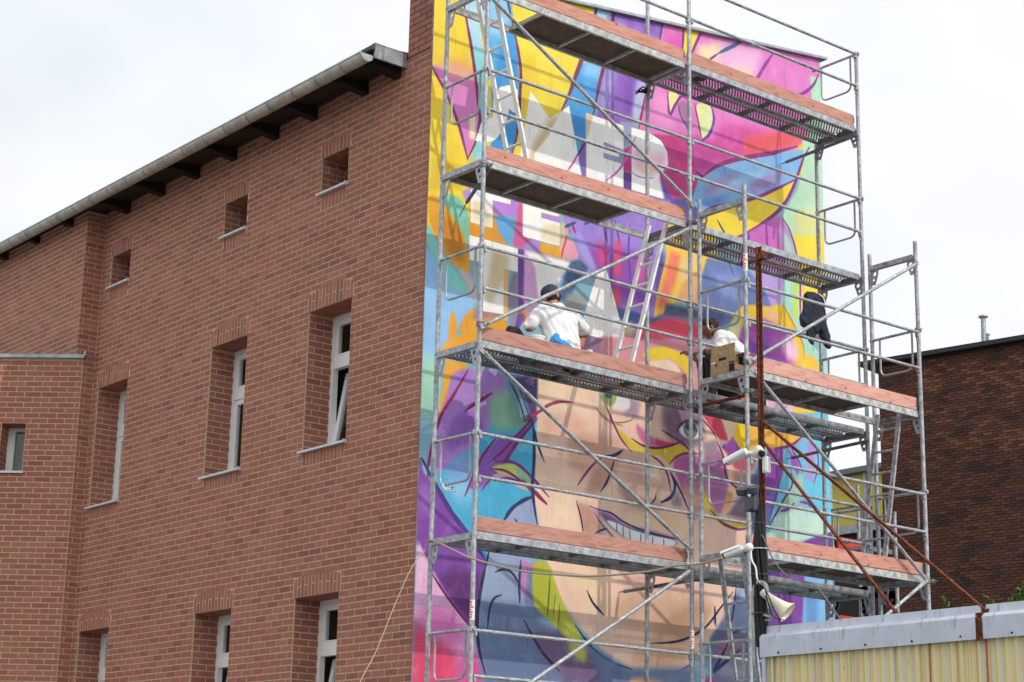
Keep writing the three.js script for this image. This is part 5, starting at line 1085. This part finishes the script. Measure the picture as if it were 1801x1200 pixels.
{ // the second painter, bent forward on a low seat
  const p = thing('person', 'person in white t-shirt and black trousers bent forward behind the cardboard box', 'person');
  const hip = V(4.03, 5.36, 0.92), nk = V(3.8, 5.8, 0.8), hc = V(3.72, 5.865, 0.72), F = V(-0.75, -0.45, -0.55).normalize(), Uh = V(-0.4, 0.85, -0.2).normalize();
  const sN = V(3.69, 5.72, 0.95), eN = V(3.62, 5.51, 0.97), hN = V(3.56, 5.53, 0.76), sF = V(3.78, 5.7, 0.64), eF = V(3.76, 5.48, 0.56), hF = V(3.68, 5.56, 0.47);
  const H = head(hc, F, Uh, 0.105);
  const kneeN = V(3.63, 5.42, 0.86), kneeF = V(3.7, 5.42, 0.66), ankN = V(3.6, 4.99, 0.86), ankF = V(3.7, 4.99, 0.66);
  part('body', [fleshOut([[V(3.83, 5.68, 0.84), 0.11, hip, 0.12], [V(3.8, 5.66, 0.92), 0.085, V(4.0, 5.38, 1.0), 0.1], [V(3.84, 5.66, 0.74), 0.085, V(4.02, 5.38, 0.83), 0.1], [nk, 0.055, V(3.85, 5.7, 0.84), 0.07], [nk, 0.055, hc, 0.05], [sN, 0.06, eN, 0.044], [eN, 0.043, hN, 0.03], [sF, 0.06, eF, 0.044], [eF, 0.043, hF, 0.03], [hip, 0.11, kneeN, 0.075], [hip, 0.11, kneeF, 0.075], [kneeN, 0.07, ankN, 0.045], [kneeF, 0.07, ankF, 0.045]]), ...H.g, hand(hN, hN.clone().sub(eN), V(0, -0.6, -0.8), 0.55, 1), hand(hF, hF.clone().sub(eF), V(0, -0.6, -0.8), 0.55, -1)], std(0x8a5a40, 0.6), p);
  part('t_shirt', fleshOut([[V(3.84, 5.7, 0.84), 0.135, V(4.06, 5.38, 0.92), 0.15], [V(3.81, 5.68, 0.93), 0.115, V(4.04, 5.4, 1.02), 0.13], [V(3.84, 5.66, 0.74), 0.1, V(4.03, 5.38, 0.83), 0.115], [sN, 0.08, sN.clone().lerp(eN, 0.75), 0.077], [sF, 0.08, sF.clone().lerp(eF, 0.75), 0.077], [V(3.82, 5.77, 0.8), 0.06, V(3.85, 5.74, 0.82), 0.07]], { cell: 0.01, k: 0.045, noise: 0.009 }), tee, p);
  part('trousers', fleshOut([[hip, 0.13, hip.clone().add(V(0, -0.03, 0)), 0.13], [hip, 0.115, kneeN, 0.09], [hip, 0.115, kneeF, 0.09], [kneeN, 0.085, ankN, 0.065], [kneeF, 0.085, ankF, 0.065]], { k: 0.03, noise: 0.004 }), trou, p);
  part('shoe', fleshOut([[V(3.62, 4.925, 0.86), 0.042, V(3.46, 4.92, 0.84), 0.038]], { cell: 0.008 }), M.black, p);
  part('shoe', fleshOut([[V(3.72, 4.925, 0.66), 0.042, V(3.56, 4.92, 0.64), 0.038]], { cell: 0.008 }), M.black, p);
  const curls = []; for (let i = 0; i < 60; i++) { const a = rr(-1.1, 0.45), b = rr(-0.2, 1.1), c = rr(-0.95, 0.95), q = H.P(a, b, c), v = q.clone().sub(hc); if (v.length() > 0.118 || v.length() < 0.07) { v.setLength(rr(0.088, 0.112)); q.copy(hc).add(v); } if (v.dot(F) > 0.05) continue; curls.push([q, 0.018, q.clone().add(V(rr(-0.02, 0.02), rr(-0.02, 0.02), rr(-0.02, 0.02))), 0.014]); }
  part('hair', fleshOut([[H.P(-0.2, 0.3, 0), 0.098, H.P(-0.05, 0.45, 0), 0.09], ...curls], { cell: 0.005, k: 0.012, pad: 0.02 }), std(0x3b2618, 0.9), p);
  part('wristwatch', new THREE.TorusGeometry(0.034, 0.009, 8, 20).applyQuaternion(new THREE.Quaternion().setFromUnitVectors(V(0, 0, 1), hN.clone().sub(eN).normalize())).translate(...hN.clone().lerp(eN, 0.22).toArray()), M.black, p);
  const cr = thing('crate', 'dark low crate the bent painter sits on, seen below the tower deck', 'crate');
  part('box', [rbx(0.5, 0.3, 0.34, 0.015).translate(4.05, 5.045, 0.93)], M.black, cr); part('label', bx(3.85, 3.95, 4.93, 5.02, 1.1005, 1.103), std(0xc8643a, 0.8), cr);
}
// ---------- things on the decks ----------
{
  const c = thing('cardboard_box', 'open brown cardboard box with dark printed squares on the tower deck', 'box');
  const card = std(0xc2a780, 0.9, 0, { map: mortarT }), x0 = 2.945, x1 = 3.3, z0 = 1.5, z1 = 1.885, y0 = 4.99, y1 = 5.205, t = 0.006;
  part('side', bx(x0, x0 + t, y0, y1, z0, z1), card, c); part('side', bx(x1 - t, x1, y0, y1, z0, z1), card, c);
  part('side', bx(x0 + t, x1 - t, y0, y1, z0, z0 + t), card, c); part('side', bx(x0 + t, x1 - t, y0, y1, z1 - t, z1), card, c); part('bottom', bx(x0 + t, x1 - t, y0 + 0.001, y0 + t, z0 + t, z1 - t), card, c);
  const fl = (g, name = 'flap') => part(name, g, card, c);
  fl(bx(-t / 2, t / 2, 0, 0.125, z0 + 0.005, z1 - 0.015).rotateZ(-0.1).translate(x0 + 0.006, y1 + 0.001, 0));
  fl(bx(0, 0.14, -t / 2, t / 2, z0, z1).rotateZ(0.5).translate(x1, y1, 0)); fl(bx(x0 + 0.01, x1, -t / 2, t / 2, 0, 0.12).translate(0, y1 - 0.02, z1 + 0.002));
  part('hand_slot', [bx(x0 - 0.002, x0 + 0.001, 5.15, 5.182, 1.63, 1.75)], M.black, c);
  part('print', [bx(x0 - 0.002, x0 + 0.001, 5.0, 5.09, 1.79, 1.872), bx(x0 - 0.002, x0 + 0.001, 5.1, 5.115, 1.79, 1.872)], M.black, c);
  part('print', [bx(x0 - 0.002, x0 + 0.001, 5.09, 5.125, 1.575, 1.605)], std(0x6a1c4e, 0.8), c);
  for (const [a, b] of [[3.0, 3.1], [3.14, 3.24]]) part('print', bx(a, b, 5.08, 5.17, z1 - 0.001, z1 + 0.002), M.dark, c);
  part('label', bx(x0 - 0.0025, x0 + 0.001, 5.135, 5.15, 1.51, 1.585), M.pvc, c);
}
{
  const j = thing('jacket', 'dark navy jacket slung over the upper rails of the right bay', 'jacket');
  const g = fleshOut([[V(4.82, 6.37, 1.33), 0.045, V(5.05, 6.39, 1.33), 0.05], [V(4.82, 6.34, 1.33), 0.06, V(4.76, 6.04, 1.33), 0.085], [V(4.93, 6.33, 1.33), 0.08, V(4.92, 6.0, 1.33), 0.1], [V(5.04, 6.34, 1.33), 0.06, V(5.08, 6.0, 1.33), 0.085], [V(4.86, 6.04, 1.33), 0.075, V(4.85, 5.82, 1.33), 0.05], [V(5.07, 6.03, 1.33), 0.075, V(5.15, 5.84, 1.33), 0.07], [V(5.15, 5.92, 1.33), 0.06, V(5.18, 5.81, 1.33), 0.04]], { cell: 0.01, k: 0.04, noise: 0.02 });
  g.translate(0, 0, -1.33).scale(1, 1, 0.5).translate(0, 0, 1.325); g.computeVertexNormals();
  part('cloth', g, std(0x1d2233, 0.85), j); part('trim', tube([V(5.0, 6.43, 1.34), V(5.05, 6.38, 1.37), V(5.075, 6.3, 1.375), V(5.08, 6.24, 1.37)], 0.008, 20, 6), M.pvc, j);
}
{
  const b = thing('bag', 'slouched dark maroon bag on the deck behind the toe board, left of the painter', 'bag');
  part('cloth', fleshOut([[V(0.52, 4.97, 0.85), 0.09, V(0.72, 4.97, 0.85), 0.09], [V(0.53, 5.1, 0.84), 0.09, V(0.68, 5.12, 0.84), 0.08], [V(0.56, 5.2, 0.84), 0.06, V(0.63, 5.21, 0.84), 0.05]], { cell: 0.009, k: 0.06, noise: 0.008 }), std(0x2f1b28, 0.9), b);
  const k = thing('paint_bucket', 'white paint bucket smeared orange beside the painter', 'bucket');
  part('bucket', new THREE.LatheGeometry([[0.001, 0], [0.085, 0], [0.1, 0.23], [0.106, 0.235], [0.106, 0.25], [0.097, 0.25], [0.093, 0.21], [0.001, 0.205]].map(([r, y]) => new THREE.Vector2(r, y)), 32).translate(0.79, 4.905, 0.98), M.white, k);
  part('paint', new THREE.CylinderGeometry(0.093, 0.093, 0.02, 30).translate(0.79, 5.135, 0.98), std(0xd58a2b, 0.4), k);
  const r = thing('rag', 'crumpled bright blue cloth beside the painter on the toe board', 'cloth');
  part('cloth', fleshOut([[V(0.93, 5.1, 1.12), 0.055, V(0.97, 5.17, 1.12), 0.04], [V(0.98, 5.09, 1.14), 0.055, V(1.12, 5.06, 1.16), 0.035], [V(0.93, 5.0, 1.12), 0.06, V(1.0, 4.97, 1.12), 0.06]], { cell: 0.008, k: 0.035, noise: 0.012 }), std(0x3a8fd0, 0.8), r);
  const s = thing('spray_can', 'spray paint can with a green cap next to the blue cloth', 'spray can');
  part('can', bar(V(0.87, 4.905, 1.02), V(0.87, 5.12, 1.02), 0.032, 20), M.alu, s); part('cap', bar(V(0.87, 5.12, 1.02), V(0.87, 5.19, 1.02), 0.029, 20, 0.02), std(0x57b24a, 0.5), s);
  const w = thing('paper_cup', 'small white cup just above the toe board right of the painter', 'cup');
  part('cup', new THREE.LatheGeometry([[0.001, 0], [0.03, 0], [0.042, 0.1], [0.045, 0.1], [0.04, 0.095], [0.028, 0.006], [0.001, 0.006]].map(([a, y]) => new THREE.Vector2(a, y)), 24).translate(1.42, 4.99, 1.14), M.white, w);
  const q = thing('paint_can', 'light blue paint tin peeking over the toe board of the topmost deck', 'tin');
  part('tin', bar(V(3.33, 8.9, 0.98), V(3.33, 9.1, 0.98), 0.09, 28), M.zinc, q); part('lid', [bar(V(3.33, 9.1, 0.98), V(3.33, 9.115, 0.98), 0.092, 28), new THREE.TorusGeometry(0.085, 0.008, 8, 28).rotateX(Math.PI / 2).translate(3.33, 9.115, 0.98)], std(0x7fa6d8, 0.5), q);
}
renderer.render(scene, camera);
